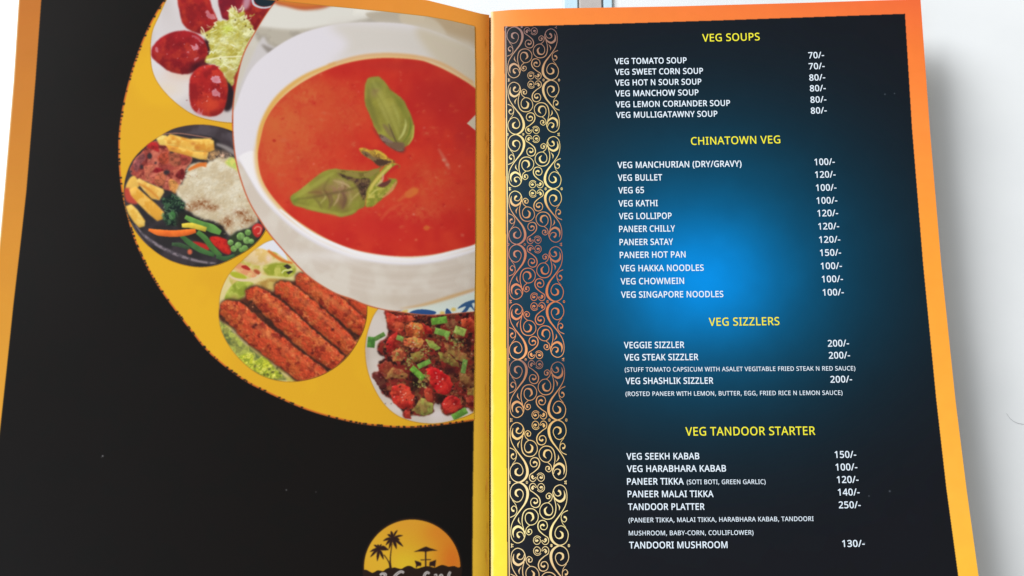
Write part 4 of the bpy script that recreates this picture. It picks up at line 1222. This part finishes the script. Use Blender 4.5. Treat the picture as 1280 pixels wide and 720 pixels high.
yy = np.linspace(33.4, BOT_IN, 40)
yl = np.linspace(-24, BOT_IN, 40)
xs_ = np.linspace(54, 593, 30)
LPAN = np.vstack([np.stack([xs_, L_INTOP(xs_)], 1), lerp_edge(L_INR, yy)[1:], lerp_edge(L_IN, yl[::-1])])
sheet("black_panel", LPAN, -1, .00008, left)
sheet("gold_disc", GOLD, -1, .00014, left, label="golden yellow disc with ragged rim behind the food photos")


def clip_under(P, keep):
    """drop the outline points that lie under the big soup picture and follow its edge instead"""
    return P


def inside(P, poly):
    x, y = P
    c = False
    j = len(poly) - 1
    for i in range(len(poly)):
        if (poly[i][1] > y) != (poly[j][1] > y) and x < (poly[j][0] - poly[i][0]) * (y - poly[i][1]) / (poly[j][1] - poly[i][1]) + poly[i][0]:
            c = not c
        j = i
    return c


def cut(P, start, stop, names_tail=()):
    """visible outline of a small picture: its own free points, then back along the soup picture's edge"""
    free = [p for p in P if not inside(p, SOUP_OUT)]
    return free


def photo(name, P, lo, hi, label, extra=()):
    out = [i for i in range(len(P)) if not inside(P[i], SOUP_OUT) and P[i][0] < L_INR(P[i][1]) - .2 and P[i][1] > L_INTOP(P[i][0]) + .2]
    # rotate so that the free run is contiguous
    n_ = len(P)
    st = next(i for i in out if (i - 1) % n_ not in out)
    run = []
    i = st
    while i in out and len(run) < n_:
        run.append(P[i])
        i = (i + 1) % n_
    A, Bp = np.array(run[-1]), np.array(run[0])
    E_ = SOUP_EDGE
    ia, ib = int(np.argmin(((E_ - A) ** 2).sum(1))), int(np.argmin(((E_ - Bp) ** 2).sum(1)))
    seg = E_[ia:ib + 1] if ia < ib else E_[ib:ia + 1][::-1]
    seg = np.array([s for s in seg if ((s - A) ** 2).sum() > 4 and ((s - Bp) ** 2).sum() > 4 and s[1] > L_INTOP(s[0]) + .2])
    O = np.vstack([run] + list(extra) + ([seg] if len(seg) else []))
    return sheet(name, O, -1, .0002, left, label=label)


photo("food_photo", P1, 0, 0, "round photo of glazed red potatoes with shredded cabbage on a white plate")
photo("food_photo", P2, 0, 0, "round photo of a sizzler with fries, rice, beans and peas on a black platter")
photo("food_photo", P3, 0, 0, "round photo of five orange-red seekh kebabs on lettuce")
photo("food_photo", P4, 0, 0, "round photo of dark red chilli fry with spring onions on a white plate", extra=[[(592.6, 516), (593.4, 450), (593.9, 392)]])
sheet("food_photo", SOUP_OUT, -1, .00024, left, label="large photo of red tomato soup with basil leaves in a white bowl")
sheet("beach_emblem", LOGO, -1, .00018, left, label="orange half sun emblem with black palm trees, parasol and chairs above script lettering")

yr = np.linspace(33.0, BOT_IN, 40)
xr_ = np.linspace(630.4, 1130.6, 30)
RPAN = np.vstack([np.stack([xr_, R_INTOP(xr_)], 1), lerp_edge(R_IN, np.linspace(18, BOT_IN, 40)), lerp_edge(R_INL, yr[::-1])])
sheet("black_panel", RPAN, 1, .00008, right, label="black panel with a glowing blue centre")

# ------------------------------------------------------------------ scrollwork band
def scroll_cell(y0, y1, flip, k):
    A = [(148, 212), (122, 190), (124, 155), (160, 140), (190, 160), (196, 200), (170, 248), (125, 262), (80, 230), (62, 180), (75, 120), (110, 85), (160, 74), (212, 102), (240, 150), (240, 210), (215, 275), (170, 335), (120, 400),
         (80, 470), (66, 550), (80, 625), (130, 660), (185, 640), (210, 590), (205, 540)]
    AW = [6, 22, 22, 12, 9, 8, 8, 8, 8, 8, 8, 9, 13, 22, 29, 28, 20, 14, 10, 8, 7, 8, 8, 9, 10, 12]
    st = [(A, AW),
          ([(208, 575), (190, 528), (142, 500), (100, 522), (88, 562), (97, 606)], [6, 17, 25, 27, 16, 3]),
          ([(156, 606), (138, 594), (132, 566), (160, 552), (188, 566), (204, 604)], [22, 22, 12, 9, 8, 7]),
          ([(104, 348), (86, 346), (76, 322), (98, 300), (124, 318), (130, 355), (108, 390), (62, 412)], [22, 18, 9, 7, 7, 7, 7, 9]),
          ([(85, 245), (118, 288), (132, 330)], [6, 6, 6]),
          ([(272, 448), (297, 418), (284, 376), (242, 368), (217, 400), (222, 450), (260, 485), (312, 474), (345, 430), (344, 375), (302, 332), (242, 330), (202, 360), (185, 410), (184, 470), (200, 530)],
           [4, 22, 22, 11, 8, 8, 8, 8, 8, 8, 9, 10, 11, 10, 9, 7]),
          ([(262, 485), (226, 518), (221, 558), (250, 581), (280, 560), (274, 530), (248, 530), (244, 552), (258, 552)], [8, 8, 8, 8, 8, 8, 12, 18, 18]),
          ([(304, 136), (292, 122), (304, 108)][:1] + [(290, 126), (304, 106), (326, 122), (334, 112), (316, 86), (288, 82), (265, 104), (266, 140), (285, 160)], [26, 24, 10, 6, 6, 7, 8, 8, 9, 10]),
          ([(285, 158), (320, 182), (358, 218), (371, 262), (355, 304), (318, 316), (283, 298), (273, 258), (296, 226), (334, 232), (343, 262), (318, 274), (305, 260)], [8, 10, 12, 12, 11, 9, 8, 8, 8, 9, 12, 20, 18]),
          ([(374, 128), (382, 118), (397, 116), (400, 136), (380, 150), (356, 142), (346, 118), (361, 90), (392, 83), (416, 108), (414, 142), (390, 163), (362, 161), (342, 146)], [24, 24, 9, 6, 6, 6, 7, 7, 7, 7, 7, 7, 7, 7]),
          ([(150, 412), (146, 446), (170, 482)], [2, 15, 2])]
    dots = [(236, 73, 13), (58, 74, 12)]
    strokes = [(np.array(p, float), w_) for p, w_ in st]
    strokes += [(np.array([714, 756.0]) - np.array(p, float), w_) for p, w_ in st]
    dots += [(714 - x, 756 - y, r) for x, y, r in dots]
    V, F = [], []

    def to_px(P):
        u = P[:, 0] / 9.0
        v = (P[:, 1] - 72) / 613.0
        if flip:
            v = 1 - v
        py = y0 + (y1 - y0) * v
        xl = R_INL(py) - 3.3
        sc_ = (1 + (py - 200) * .00022)
        return np.stack([xl + u * sc_, py], 1)

    for P, w_ in strokes:
        Q = smooth_open(P, 5)
        t = np.linspace(0, 1, len(Q))
        W = np.interp(t, np.linspace(0, 1, len(w_)), w_) / 2 * .9
        d = np.gradient(Q, axis=0)
        d /= np.maximum(np.linalg.norm(d, axis=1, keepdims=True), 1e-6)
        nn = np.stack([-d[:, 1], d[:, 0]], 1)
        a_, b_ = to_px(Q + nn * W[:, None]), to_px(Q - nn * W[:, None])
        s = len(V)
        for i in range(len(Q)):
            V += [a_[i], b_[i]]
        for i in range(len(Q) - 1):
            F.append([s + 2 * i, s + 2 * i + 1, s + 2 * i + 3, s + 2 * i + 2])
    for x, y, r in dots:
        s = len(V)
        V += list(to_px(ell(x, y, r, r, 0, 8)))
        F.append(list(range(s, s + 8)))
    # beads and the pale edge line
    for x, y in ((72, 650 + 20), (86, 675), (74, 690)):
        s = len(V)
        V += list(to_px(ell(x, y, 6, 6, 0, 6)))
        F.append(list(range(s, s + 6)))
        s = len(V)
        V += list(to_px(ell(714 - x, 756 - y, 6, 6, 0, 6)))
        F.append(list(range(s, s + 6)))
    s = len(V)
    V += list(to_px(np.array([(42, 72), (53, 72), (53, 685), (42, 685)], float)))
    F.append([s, s + 1, s + 2, s + 3])
    V = np.array(V)
    P3d = at(V[:, 0], V[:, 1], 1, .00018)
    o = mesh_obj("scroll_ornament", P3d, F, M_GOLD, right, smooth_sh=False)
    # printed colour: bronze to pale gold down the band
    G = ramp(V[:, 1], [(30, (126, 92, 96)), (75, (176, 134, 100)), (110, (206, 176, 128)), (165, (226, 206, 138)), (205, (234, 216, 150)), (240, (240, 224, 150)), (262, (206, 150, 96)), (300, (168, 104, 84)), (345, (192, 112, 72)),
                       (400, (206, 124, 78)), (449, (228, 162, 104)), (451, (140, 96, 84)), (470, (170, 112, 78)), (505, (206, 150, 98)), (540, (226, 190, 120)), (600, (236, 212, 158)), (660, (240, 226, 160)), (700, (226, 198, 150)), (760, (196, 146, 100)), (830, (180, 120, 90))])
    ca = o.data.color_attributes.new("print_colour", "FLOAT_COLOR", "POINT")
    c4 = np.ones((len(V), 4), np.float32)
    c4[:, :3] = to_lin(G)
    c4[:, :3] *= np.array([.80, .76, .70])
    ca.data.foreach_set("color", c4.ravel())
    return o


JOINS = [33.5, 100, 168, 236, 305.5, 377, 449.5, 525, 603, 682, 762]
for k in range(len(JOINS) - 1):
    scroll_cell(JOINS[k], JOINS[k + 1], k % 2 == 1, k)

# ------------------------------------------------------------------ lettering
GLYPHS = json.loads('''{"A":[895,[[763,0,643,310,246,310,127,0,0,0,391,1004,504,1004,894,0],[493,724,443,867,402,724,289,422,605,422]]],"B":[910,[[422,1000,510,997,586,986,651,969,705,945,747,912,777,869,795,816,801,752,796,697,779,648,752,606,715,572,668,547,611,527,698,500,749,473,789,435,818,385,833,322,832,241,811,163,793,130,742,74,673,33,588,8,539,2,136,0,136,1000],[447,574,555,585,594,597,623,616,644,639,659,667,671,738,667,776,656,809,638,836,613,856,579,872,487,890,262,892,262,574],[262,469,262,106,525,110,576,119,617,136,648,158,671,186,687,218,697,254,699,320,687,366,664,405,625,436,571,457,498,468]]],"C":[885,[[564,903,488,897,420,876,361,842,311,796,271,738,242,669,224,589,218,500,228,385,257,286,305,205,336,173,372,146,412,124,458,109,563,97,658,103,803,136,803,27,746,8,687,-4,545,-14,472,-10,405,2,344,21,290,49,242,84,200,125,165,173,114,289,98,355,85,501,93,610,117,709,156,796,181,835,242,903,317,956,406,993,509,1012,566,1014,641,1010,714,999,782,980,842,955,791,849,659,894]]],"D":[1022,[[937,510,933,429,921,355,902,288,875,228,840,175,799,129,751,90,696,57,635,32,568,14,415,0,136,0,136,1000,517,996,585,986,648,968,706,944,758,913,804,875,843,830,877,779,903,722,922,658,933,587],[804,506,793,627,760,724,735,764,706,798,631,851,586,869,484,890,262,892,262,108,398,108,493,114,575,133,645,164,702,208,747,264,779,332,798,413]]],"E":[779,[[695,0,136,0,136,1000,695,1000,695,889,262,889,262,577,669,577,669,468,262,468,262,111,695,111]]],"F":[727,[[262,0,136,0,136,1000,695,1000,695,889,262,889,262,535,668,535,668,424,262,424]]],"G":[1020,[[570,528,916,528,916,38,752,-1,616,-13,490,-10,421,2,359,21,303,48,252,83,209,124,172,172,141,226,117,287,99,352,89,424,85,500,89,576,101,646,120,712,147,772,181,826,222,874,270,915,324,950,385,978,452,998,525,1010,645,1013,763,999,835,980,902,955,854,846,735,887,632,902,539,900,437,876,352,827,317,795,287,758,242,668,220,560,219,442,239,337,278,246,305,208,338,174,377,146,421,124,472,108,530,98,682,99,790,119,790,416,570,416]]],"H":[1038,[[901,0,775,0,775,466,262,466,262,0,136,0,136,1000,262,1000,262,577,775,577,775,1000,901,1000]]],"I":[475,[[417,0,56,0,56,73,174,99,174,899,56,927,56,1000,417,1000,417,927,300,899,300,99,417,73]]],"J":[382,[[-6,-266,-77,-259,-109,-248,-109,-141,-49,-153,9,-155,42,-148,73,-133,99,-109,109,-92,118,-73,128,-24,129,1000,255,1000,253,-31,247,-73,223,-144,184,-198,132,-236,101,-249,68,-259]]],"K":[867,[[867,0,718,0,364,478,262,388,262,0,136,0,136,1000,262,1000,262,507,304,555,704,1000,852,1000,455,564]]],"L":[734,[[136,0,136,1000,262,1000,262,112,699,112,699,0]]],"M":[1270,[[577,0,245,877,252,659,252,0,136,0,136,1000,322,1000,633,181,950,1000,1134,1000,1134,0,1010,0,1010,664,1017,875,681,0]]],"N":[1064,[[929,0,782,0,243,831,252,610,252,0,136,0,136,1000,282,1000,818,172,811,389,811,1000,929,1000]]],"O":[1094,[[1008,501,1007,445,992,339,962,245,919,163,861,95,826,67,747,22,702,6,603,-12,491,-12,438,-5,343,23,264,68,199,128,149,203,113,291,92,392,85,503,98,647,114,712,136,772,164,826,199,874,241,916,289,951,344,979,406,999,474,1011,549,1015,621,1011,687,999,747,980,801,952,849,917,891,875,927,827,956,772,979,712,1005,577],[218,501,227,384,238,332,273,241,298,204,328,171,362,144,445,107,494,98,602,98,651,107,695,123,733,144,767,171,821,241,856,332,867,384,875,501,870,591,856,670,831,739,797,798,752,844,696,878,628,898,549,905,446,893,401,878,328,830,298,798,273,760,254,718,227,619]]],"P":[847,[[401,1000,492,995,570,981,635,957,686,923,725,881,754,830,770,772,776,706,764,616,756,588,729,534,711,509,664,465,602,429,566,415,525,404,431,391,262,389,262,0,136,0,136,1000],[389,892,262,892,262,497,408,498,487,509,551,529,576,544,615,583,638,634,646,700,642,746,630,785,611,818,584,845,549,865,505,880]]],"Q":[1094,[[1008,501,1000,385,990,331,957,232,935,188,878,112,844,80,806,53,717,11,957,-238,776,-238,583,-13,491,-12,438,-5,343,23,264,68,199,128,172,164,129,245,101,340,92,392,85,503,98,647,114,712,136,772,164,826,199,874,241,916,289,951,344,979,406,999,474,1011,549,1015,621,1011,687,999,747,980,801,952,849,917,891,875,927,827,956,772,979,712,995,647,1005,577],[218,501,227,384,238,332,273,241,298,204,328,171,362,144,445,107,494,98,602,98,651,107,695,123,733,144,767,171,821,241,856,332,867,384,875,501,870,591,856,670,831,739,797,798,752,844,696,878,628,898,549,905,446,893,401,878,328,830,298,798,273,760,254,718,227,619]]],"R":[871,[[412,1000,471,998,574,982,655,951,715,903,754,840,773,761,776,716,769,643,746,583,713,535,672,498,576,448,850,0,703,0,461,413,262,413,262,0,136,0,136,1000],[405,891,262,891,262,520,469,523,517,532,558,547,590,568,614,595,632,628,646,710,631,794,620,815,587,849,541,873,512,881]]],"S":[769,[[703,268,692,185,679,148,660,116,607,60,536,20,448,-6,318,-14,190,-2,125,13,71,34,71,154,161,123,235,105,312,96,420,100,476,115,538,154,571,210,577,256,572,301,556,339,508,387,423,431,281,487,206,527,133,594,100,655,88,704,84,759,94,833,125,896,173,946,203,966,275,997,358,1012,403,1014,482,1010,555,999,679,958,640,850,586,871,497,895,401,903,343,899,296,885,244,850,223,817,211,758,217,711,232,674,279,627,357,586,547,505,633,446,672,398,685,370,695,339]]],"T":[779,[[452,0,326,0,326,889,14,889,14,1000,763,1000,763,889,452,889]]],"U":[1024,[[896,353,886,254,873,209,831,126,767,61,726,34,680,13,571,-11,507,-14,419,-8,343,11,278,43,223,88,181,142,150,205,132,276,126,356,126,1000,252,1000,252,352,256,294,268,243,289,199,317,162,354,133,399,112,452,99,514,95,596,103,662,128,711,167,730,192,757,249,770,316,772,1000,896,1000]]],"V":[840,[[840,1000,483,0,357,0,0,1000,132,1000,365,338,413,174,420,140,476,341,707,1000]]],"W":[1303,[[1284,1000,1018,0,891,0,683,700,646,853,612,699,409,0,282,0,17,1000,148,1000,316,341,343,206,352,151,369,254,396,365,581,1000,711,1000,900,376,929,263,950,151,964,244,993,369,1153,1000]]],"X":[821,[[815,0,672,0,408,434,139,0,6,0,338,521,27,1000,167,1000,412,608,658,1000,791,1000,482,524]]],"Y":[793,[[396,508,657,1000,793,1000,459,388,459,0,333,0,333,382,0,1000,137,1000]]],"Z":[801,[[746,0,53,0,53,95,580,888,70,888,70,1000,732,1000,732,905,206,112,746,112]]],"0":[801,[[732,501,728,386,714,284,704,238,675,158,635,91,583,40,553,21,482,-5,399,-14,346,-10,297,1,253,21,214,48,179,82,125,170,104,225,78,352,69,501,77,652,87,718,120,833,144,880,173,921,207,954,247,981,292,1000,343,1012,453,1012,502,1000,546,981,585,954,620,921,676,833,696,779,723,652],[192,501,203,322,212,273,239,193,278,137,303,117,331,102,399,91,467,102,496,116,542,161,560,192,575,229,596,321,608,501,596,681,587,729,560,808,542,839,496,885,435,908,399,910,363,908,303,885,278,865,239,808,212,729,203,681]]],"1":[801,[[497,0,377,0,377,768,382,864,189,707,125,790,395,1000,497,1000]]],"2":[801,[[728,0,67,0,67,102,457,501,502,560,535,617,547,646,560,708,559,780,534,842,513,866,456,898,385,909,317,903,286,895,229,870,144,814,78,896,165,957,240,990,295,1005,354,1013,430,1012,511,996,546,982,606,943,651,890,678,825,688,748,680,672,670,636,638,567,593,499,536,432,223,115,728,112]]],"3":[801,[[690,766,689,734,676,676,635,605,569,556,483,524,540,511,588,495,629,473,662,445,688,412,707,374,718,332,719,242,698,165,658,97,595,45,510,7,401,-12,262,-11,159,5,63,41,63,155,199,107,305,91,401,93,455,103,498,119,533,142,559,171,578,205,589,243,592,287,590,317,574,368,541,407,493,435,464,445,355,462,216,464,216,569,353,570,422,582,478,606,520,639,548,681,563,731,561,792,552,822,537,848,489,888,458,900,422,908,356,910,286,900,244,887,187,861,130,826,69,910,128,950,163,967,242,997,286,1006,381,1014,454,1010,518,996,571,975,614,944,648,907,671,864,686,818]]],"4":[801,[[773,227,627,227,627,0,508,0,508,227,29,227,29,332,500,1006,627,1006,627,338,773,338],[508,653,514,851,512,874,450,765,150,338,508,338]]],"5":[801,[[385,613,481,605,524,594,599,559,657,509,698,444,711,406,719,364,718,269,696,180,652,105,588,48,505,8,456,-4,404,-12,273,-11,202,0,113,28,88,41,88,157,144,129,211,109,281,95,349,91,418,97,478,114,504,127,547,163,578,211,593,272,591,353,580,393,561,428,535,457,501,480,457,497,405,507,345,510,279,506,174,489,112,528,150,1000,651,1000,651,888,255,888,231,598,316,610]]],"6":[801,[[77,427,89,598,105,680,130,757,165,828,187,860,239,918,270,942,342,981,430,1006,535,1014,617,1010,658,1001,658,896,617,907,554,913,449,905,377,881,319,843,275,793,231,699,214,627,204,508,246,555,297,592,340,611,416,625,487,624,563,606,597,590,655,547,679,519,715,451,733,369,733,272,713,182,696,143,675,107,620,49,549,9,509,-4,417,-14,316,1,284,13,226,46,200,68,154,123,117,192,92,275],[416,90,458,93,496,104,559,146,583,179,600,219,610,267,613,322,601,408,586,443,565,473,538,498,505,515,465,526,420,529,359,523,305,502,262,471,229,433,203,368,205,300,223,233,256,172,304,124,366,95]]],"7":[801,[[190,0,601,888,62,888,62,1000,732,1000,732,905,326,0]]],"8":[801,[[399,1014,482,1007,555,987,615,953,660,906,677,878,689,847,699,775,692,718,673,669,643,627,604,590,508,529,620,463,685,401,701,377,724,323,731,259,729,219,708,146,668,85,642,60,611,38,538,5,496,-6,403,-14,351,-12,260,4,185,36,155,57,107,110,90,141,78,176,69,255,76,319,97,374,113,398,174,461,276,522,187,586,151,624,124,668,107,718,101,776,103,813,123,878,161,930,186,952,246,986,318,1007],[189,254,192,219,218,158,241,132,270,111,307,96,350,87,449,87,491,96,527,111,557,132,580,158,597,188,611,258,604,304,585,344,554,379,512,410,461,438,378,472,297,430,238,382,201,324],[398,915,328,905,271,877,249,857,234,832,224,803,221,770,227,723,259,667,312,624,405,577,492,623,527,651,564,703,576,746,577,770,565,832,549,857,528,877,471,905]]],"9":[801,[[728,573,716,403,700,320,675,243,640,172,618,140,566,82,535,58,462,19,374,-6,269,-14,186,-9,143,0,143,105,185,94,251,87,356,95,428,119,485,157,529,207,562,266,592,373,599,490,542,431,506,408,464,389,387,375,316,376,240,394,176,429,149,453,106,513,79,587,70,676,73,727,92,817,110,857,132,893,188,951,221,973,299,1004,389,1014,491,999,522,987,580,953,630,905,652,876,688,807,714,724,722,678],[389,910,348,907,310,896,277,878,247,853,223,820,206,780,195,733,192,678,195,632,218,556,239,526,265,502,298,484,338,474,384,471,446,477,500,498,544,529,588,588,602,632,600,699,583,767,550,828,503,876,439,905]]],",":[375,[[269,147,227,12,148,-181,57,-181,98,-6,127,162,259,162]]],".":[375,[[101,76,102,100,115,136,139,158,186,169,220,164,249,148,268,120,275,76,268,32,249,3,220,-14,186,-20,154,-14,126,3,107,32]]],"(":[420,[[56,384,61,497,90,662,124,766,170,865,228,957,262,1000,378,1000,332,933,292,862,258,788,230,710,193,550,184,468,181,385,186,278,203,171,249,16,292,-83,377,-221,262,-221,228,-179,170,-89,124,8,106,59,68,218]]],")":[420,[[364,384,359,273,330,111,296,8,251,-89,223,-135,158,-221,43,-221,128,-83,189,66,227,224,239,385,227,550,189,710,128,862,74,956,42,1000,158,1000,192,957,251,865,315,715,352,553]]],"/":[521,[[507,1000,134,0,14,0,387,1000]]],"-":[451,[[56,321,56,430,395,430,395,321]]]," ":[364,[]]}''')


def text(name, s, x0, y0, x1, y1, cap, mat, bold=24):
    loops_all, pen = [], 0.0
    for ch in s:
        adv, loops = GLYPHS[ch]
        tess = []
        for lp in loops:
            P = np.array(lp, float).reshape(-1, 2)
            prv, nxt = np.roll(P, 1, 0), np.roll(P, -1, 0)
            d1, d2 = P - prv, nxt - P
            d1 /= np.maximum(np.linalg.norm(d1, axis=1, keepdims=True), 1e-6)
            d2 /= np.maximum(np.linalg.norm(d2, axis=1, keepdims=True), 1e-6)
            n1 = np.stack([d1[:, 1], -d1[:, 0]], 1)
            n2 = np.stack([d2[:, 1], -d2[:, 0]], 1)
            b = n1 + n2
            b /= np.maximum((b * n1).sum(1, keepdims=True), .7)
            tess.append((P, b))
        if tess:
            # the largest loop is the outer one: offset it outwards, the holes inwards
            def area(P):
                return .5 * (P[:, 0] * np.roll(P[:, 1], -1) - np.roll(P[:, 0], -1) * P[:, 1]).sum()
            ar = [area(P) for P, b in tess]
            big = max(range(len(ar)), key=lambda i: abs(ar[i]))
            L = []
            for i, (P, b) in enumerate(tess):
                sg = 1 if ar[i] > 0 else -1
                if i != big:
                    sg = -sg
                L.append(P + b * sg * bold + np.array([pen, 0]))
            loops_all.append(L)
        pen += adv + 45
    allp = np.vstack([p for L in loops_all for p in L])
    mn, mx = allp[:, 0].min(), allp[:, 0].max()
    V, F = [], []
    for L in loops_all:
        tri = tessellate_polygon([[Vector((p[0], p[1], 0)) for p in lp] for lp in L])
        s_ = len(V)
        for lp in L:
            V += [tuple(p) for p in lp]
        F += [[s_ + i for i in t] for t in tri]
    V = np.array(V)
    t = (V[:, 0] - mn) / (mx - mn)
    h = V[:, 1] / 1000.0 * cap
    px = x0 + (x1 - x0) * t
    px = px - (px - 612) * .00016 * h
    py = y0 + (y1 - y0) * t - h
    P = at(px, py, 1, .00022)
    F2 = []
    for f in F:
        p = P[f]
        F2.append(f if np.cross(p[1] - p[0], p[2] - p[0])[2] > 0 else f[::-1])
    o = mesh_obj(name, P, F2, mat, right, smooth_sh=False)
    return o


A6 = lambda v, y: (760 + v / 4.237, 30 + y / 4.237)
rows = []
def row(name, s, a, b, yb, yb2, org, sc, cap, mat):
    rows.append((name, s, org[0] + a / sc, org[1] + yb / sc, org[0] + b / sc, org[1] + yb2 / sc, cap, mat))
O1, K1 = (760, 30), 4.237
H_, I_, N_, P_ = "menu_heading", "menu_item", "menu_note", "menu_price"
row(H_, "VEG SOUPS", 500, 804, 93, 86, O1, K1, 9.6, M_YELLOW)
row(I_, "VEG TOMATO SOUP", 35, 417, 212, 207, O1, K1, 7.4, M_WHITE)
row(I_, "VEG SWEET CORN SOUP", 37, 504, 269, 263, O1, K1, 7.4, M_WHITE)
row(I_, "VEG HOT N SOUR SOUP", 38, 495, 326, 320, O1, K1, 7.4, M_WHITE)
row(I_, "VEG MANCHOW SOUP", 39, 480, 383, 377, O1, K1, 7.4, M_WHITE)
row(I_, "VEG LEMON CORIANDER SOUP", 41, 647, 441, 433, O1, K1, 7.4, M_WHITE)
row(I_, "VEG MULLIGATAWNY SOUP", 43, 580, 497, 490, O1, K1, 7.4, M_WHITE)
for k, s in enumerate(["70/-", "70/-", "80/-", "80/-", "80/-", "80/-"]):
    row(P_, s, [1062, 1064, 1067, 1070, 1073, 1075][k], [1145, 1148, 1151, 1154, 1157, 1159][k], [182, 240, 300, 357, 417, 475][k], [179, 237, 297, 354, 414, 472][k], O1, K1, 7.8, M_WHITE)
row(H_, "CHINATOWN VEG", 440, 913, 640, 631, O1, K1, 9.8, M_YELLOW)
O2, K2 = (760, 190), 3.79
for s, a, b, y0, y1 in (("VEG MANCHURIAN (DRY/GRAVY)", 45, 633, 76, 69), ("VEG BULLET", 47, 257, 136, 134), ("VEG 65", 49, 171, 196, 194), ("VEG KATHI", 50, 236, 258, 256), ("VEG LOLLIPOP", 52, 302, 318, 316),
                        ("PANEER CHILLY", 53, 318, 379, 376), ("PANEER SATAY", 55, 309, 441, 439), ("PANEER HOT PAN", 56, 368, 502, 499), ("VEG HAKKA NOODLES", 58, 454, 565, 562), ("VEG CHOWMEIN", 60, 361, 627, 624),
                        ("VEG SINGAPORE NOODLES", 62, 547, 690, 687)):
    row(I_, s, a, b, y0, y1, O2, K2, 7.8, M_WHITE)
for s, a, b, y in (("100/-", 979, 1075, 62), ("120/-", 982, 1079, 122), ("100/-", 986, 1083, 184), ("100/-", 989, 1087, 245), ("120/-", 993, 1091, 305), ("120/-", 997, 1096, 367), ("120/-", 1001, 1101, 430), ("150/-", 1005, 1105, 492),
                   ("100/-", 1009, 1109, 555), ("100/-", 1014, 1114, 617), ("100/-", 1018, 1118, 680)):
    row(P_, s, a, b, y, y - 2, O2, K2, 8.2, M_WHITE)
O3, K3 = (760, 380), 4.0
row(H_, "VEG SIZZLERS", 505, 858, 109, 105, O3, K3, 10.2, M_YELLOW)
row(I_, "VEGGIE SIZZLER", 80, 382, 221, 219, O3, K3, 8.0, M_WHITE)
row(I_, "VEG STEAK SIZZLER", 82, 452, 282, 280, O3, K3, 8.0, M_WHITE)
row(N_, "(STUFF TOMATO CAPSICUM WITH ASALET VEGITABLE FRIED STEAK N RED SAUCE)", 84, 1237, 339, 332, O3, K3, 5.6, M_WHITE)
row(I_, "VEG SHASHLIK SIZZLER", 88, 527, 400, 398, O3, K3, 8.0, M_WHITE)
row(N_, "(ROSTED PANEER WITH LEMON, BUTTER, EGG, FRIED RICE N LEMON SAUCE)", 88, 1173, 460, 454, O3, K3, 5.6, M_WHITE)
row(P_, "200/-", 1100, 1206, 213, 211, O3, K3, 8.4, M_WHITE)
row(P_, "200/-", 1105, 1211, 273, 271, O3, K3, 8.4, M_WHITE)
row(P_, "200/-", 1113, 1221, 393, 391, O3, K3, 8.4, M_WHITE)
row(H_, "VEG TANDOOR STARTER", 388, 1037, 658, 654, O3, K3, 10.8, M_YELLOW)
O4, K4 = (760, 550), 3.765
for s, a, b, y0, y1, c in (("VEG SEEKH KABAB", 87, 430, 92, 90, 8.2), ("VEG HARABHARA KABAB", 89, 556, 150, 148, 8.2), ("PANEER TIKKA", 90, 357, 210, 209, 8.2), ("PANEER MALAI TIKKA", 93, 497, 269, 268, 8.2),
                           ("TANDOOR PLATTER", 95, 455, 329, 328, 8.2), ("TANDOORI MUSHROOM", 100, 563, 510, 508, 8.4)):
    row(I_, s, a, b, y0, y1, O4, K4, c, M_WHITE)
row(N_, "(SOTI BOTI, GREEN GARLIC)", 371, 742, 208, 207, O4, K4, 5.9, M_WHITE)
row(N_, "(PANEER TIKKA, MALAI TIKKA, HARABHARA KABAB, TANDOORI", 97, 968, 388, 381, O4, K4, 5.9, M_WHITE)
row(N_, "MUSHROOM, BABY-CORN, COULIFLOWER)", 98, 685, 449, 446, O4, K4, 5.9, M_WHITE)
for s, a, b, y in (("150/-", 1068, 1169, 84), ("100/-", 1072, 1174, 143), ("120/-", 1078, 1180, 202), ("140/-", 1083, 1185, 261), ("250/-", 1087, 1190, 321), ("130/-", 1103, 1209, 503)):
    row(P_, s, a, b, y, y - 1, O4, K4, 8.6, M_WHITE)
for name, s, x0, y0, x1, y1, cap, mat in rows:
    bold = 14 if name in (H_,) else (22 if name in (I_, P_) else 8)
    text(name, s, x0, y0, x1, y1, cap * .96, mat, bold)

# ------------------------------------------------------------------ a loose hair on the table, bottom right
hp = at(np.array([1258, 1262, 1267, 1273, 1280, 1288.0]), np.array([517, 523, 527, 529.5, 530.5, 529.0]), 0)
V, F = [], []
r_ = .00007
for i, p in enumerate(hp):
    for k in range(5):
        a_ = 2 * math.pi * k / 5
        V.append((p[0] + r_ * math.cos(a_) * .5, p[1] + r_ * math.cos(a_), .0001 + r_ * (1 + math.sin(a_))))
for i in range(len(hp) - 1):
    for k in range(5):
        F.append([i * 5 + k, i * 5 + (k + 1) % 5, (i + 1) * 5 + (k + 1) % 5, (i + 1) * 5 + k])
hair = mesh_obj("loose_hair", V, F, ink_mat("hair_grey", (150, 150, 152), .5))
hair["label"] = "short thin grey hair lying curved on the white table at the right edge"
hair["category"] = "hair"
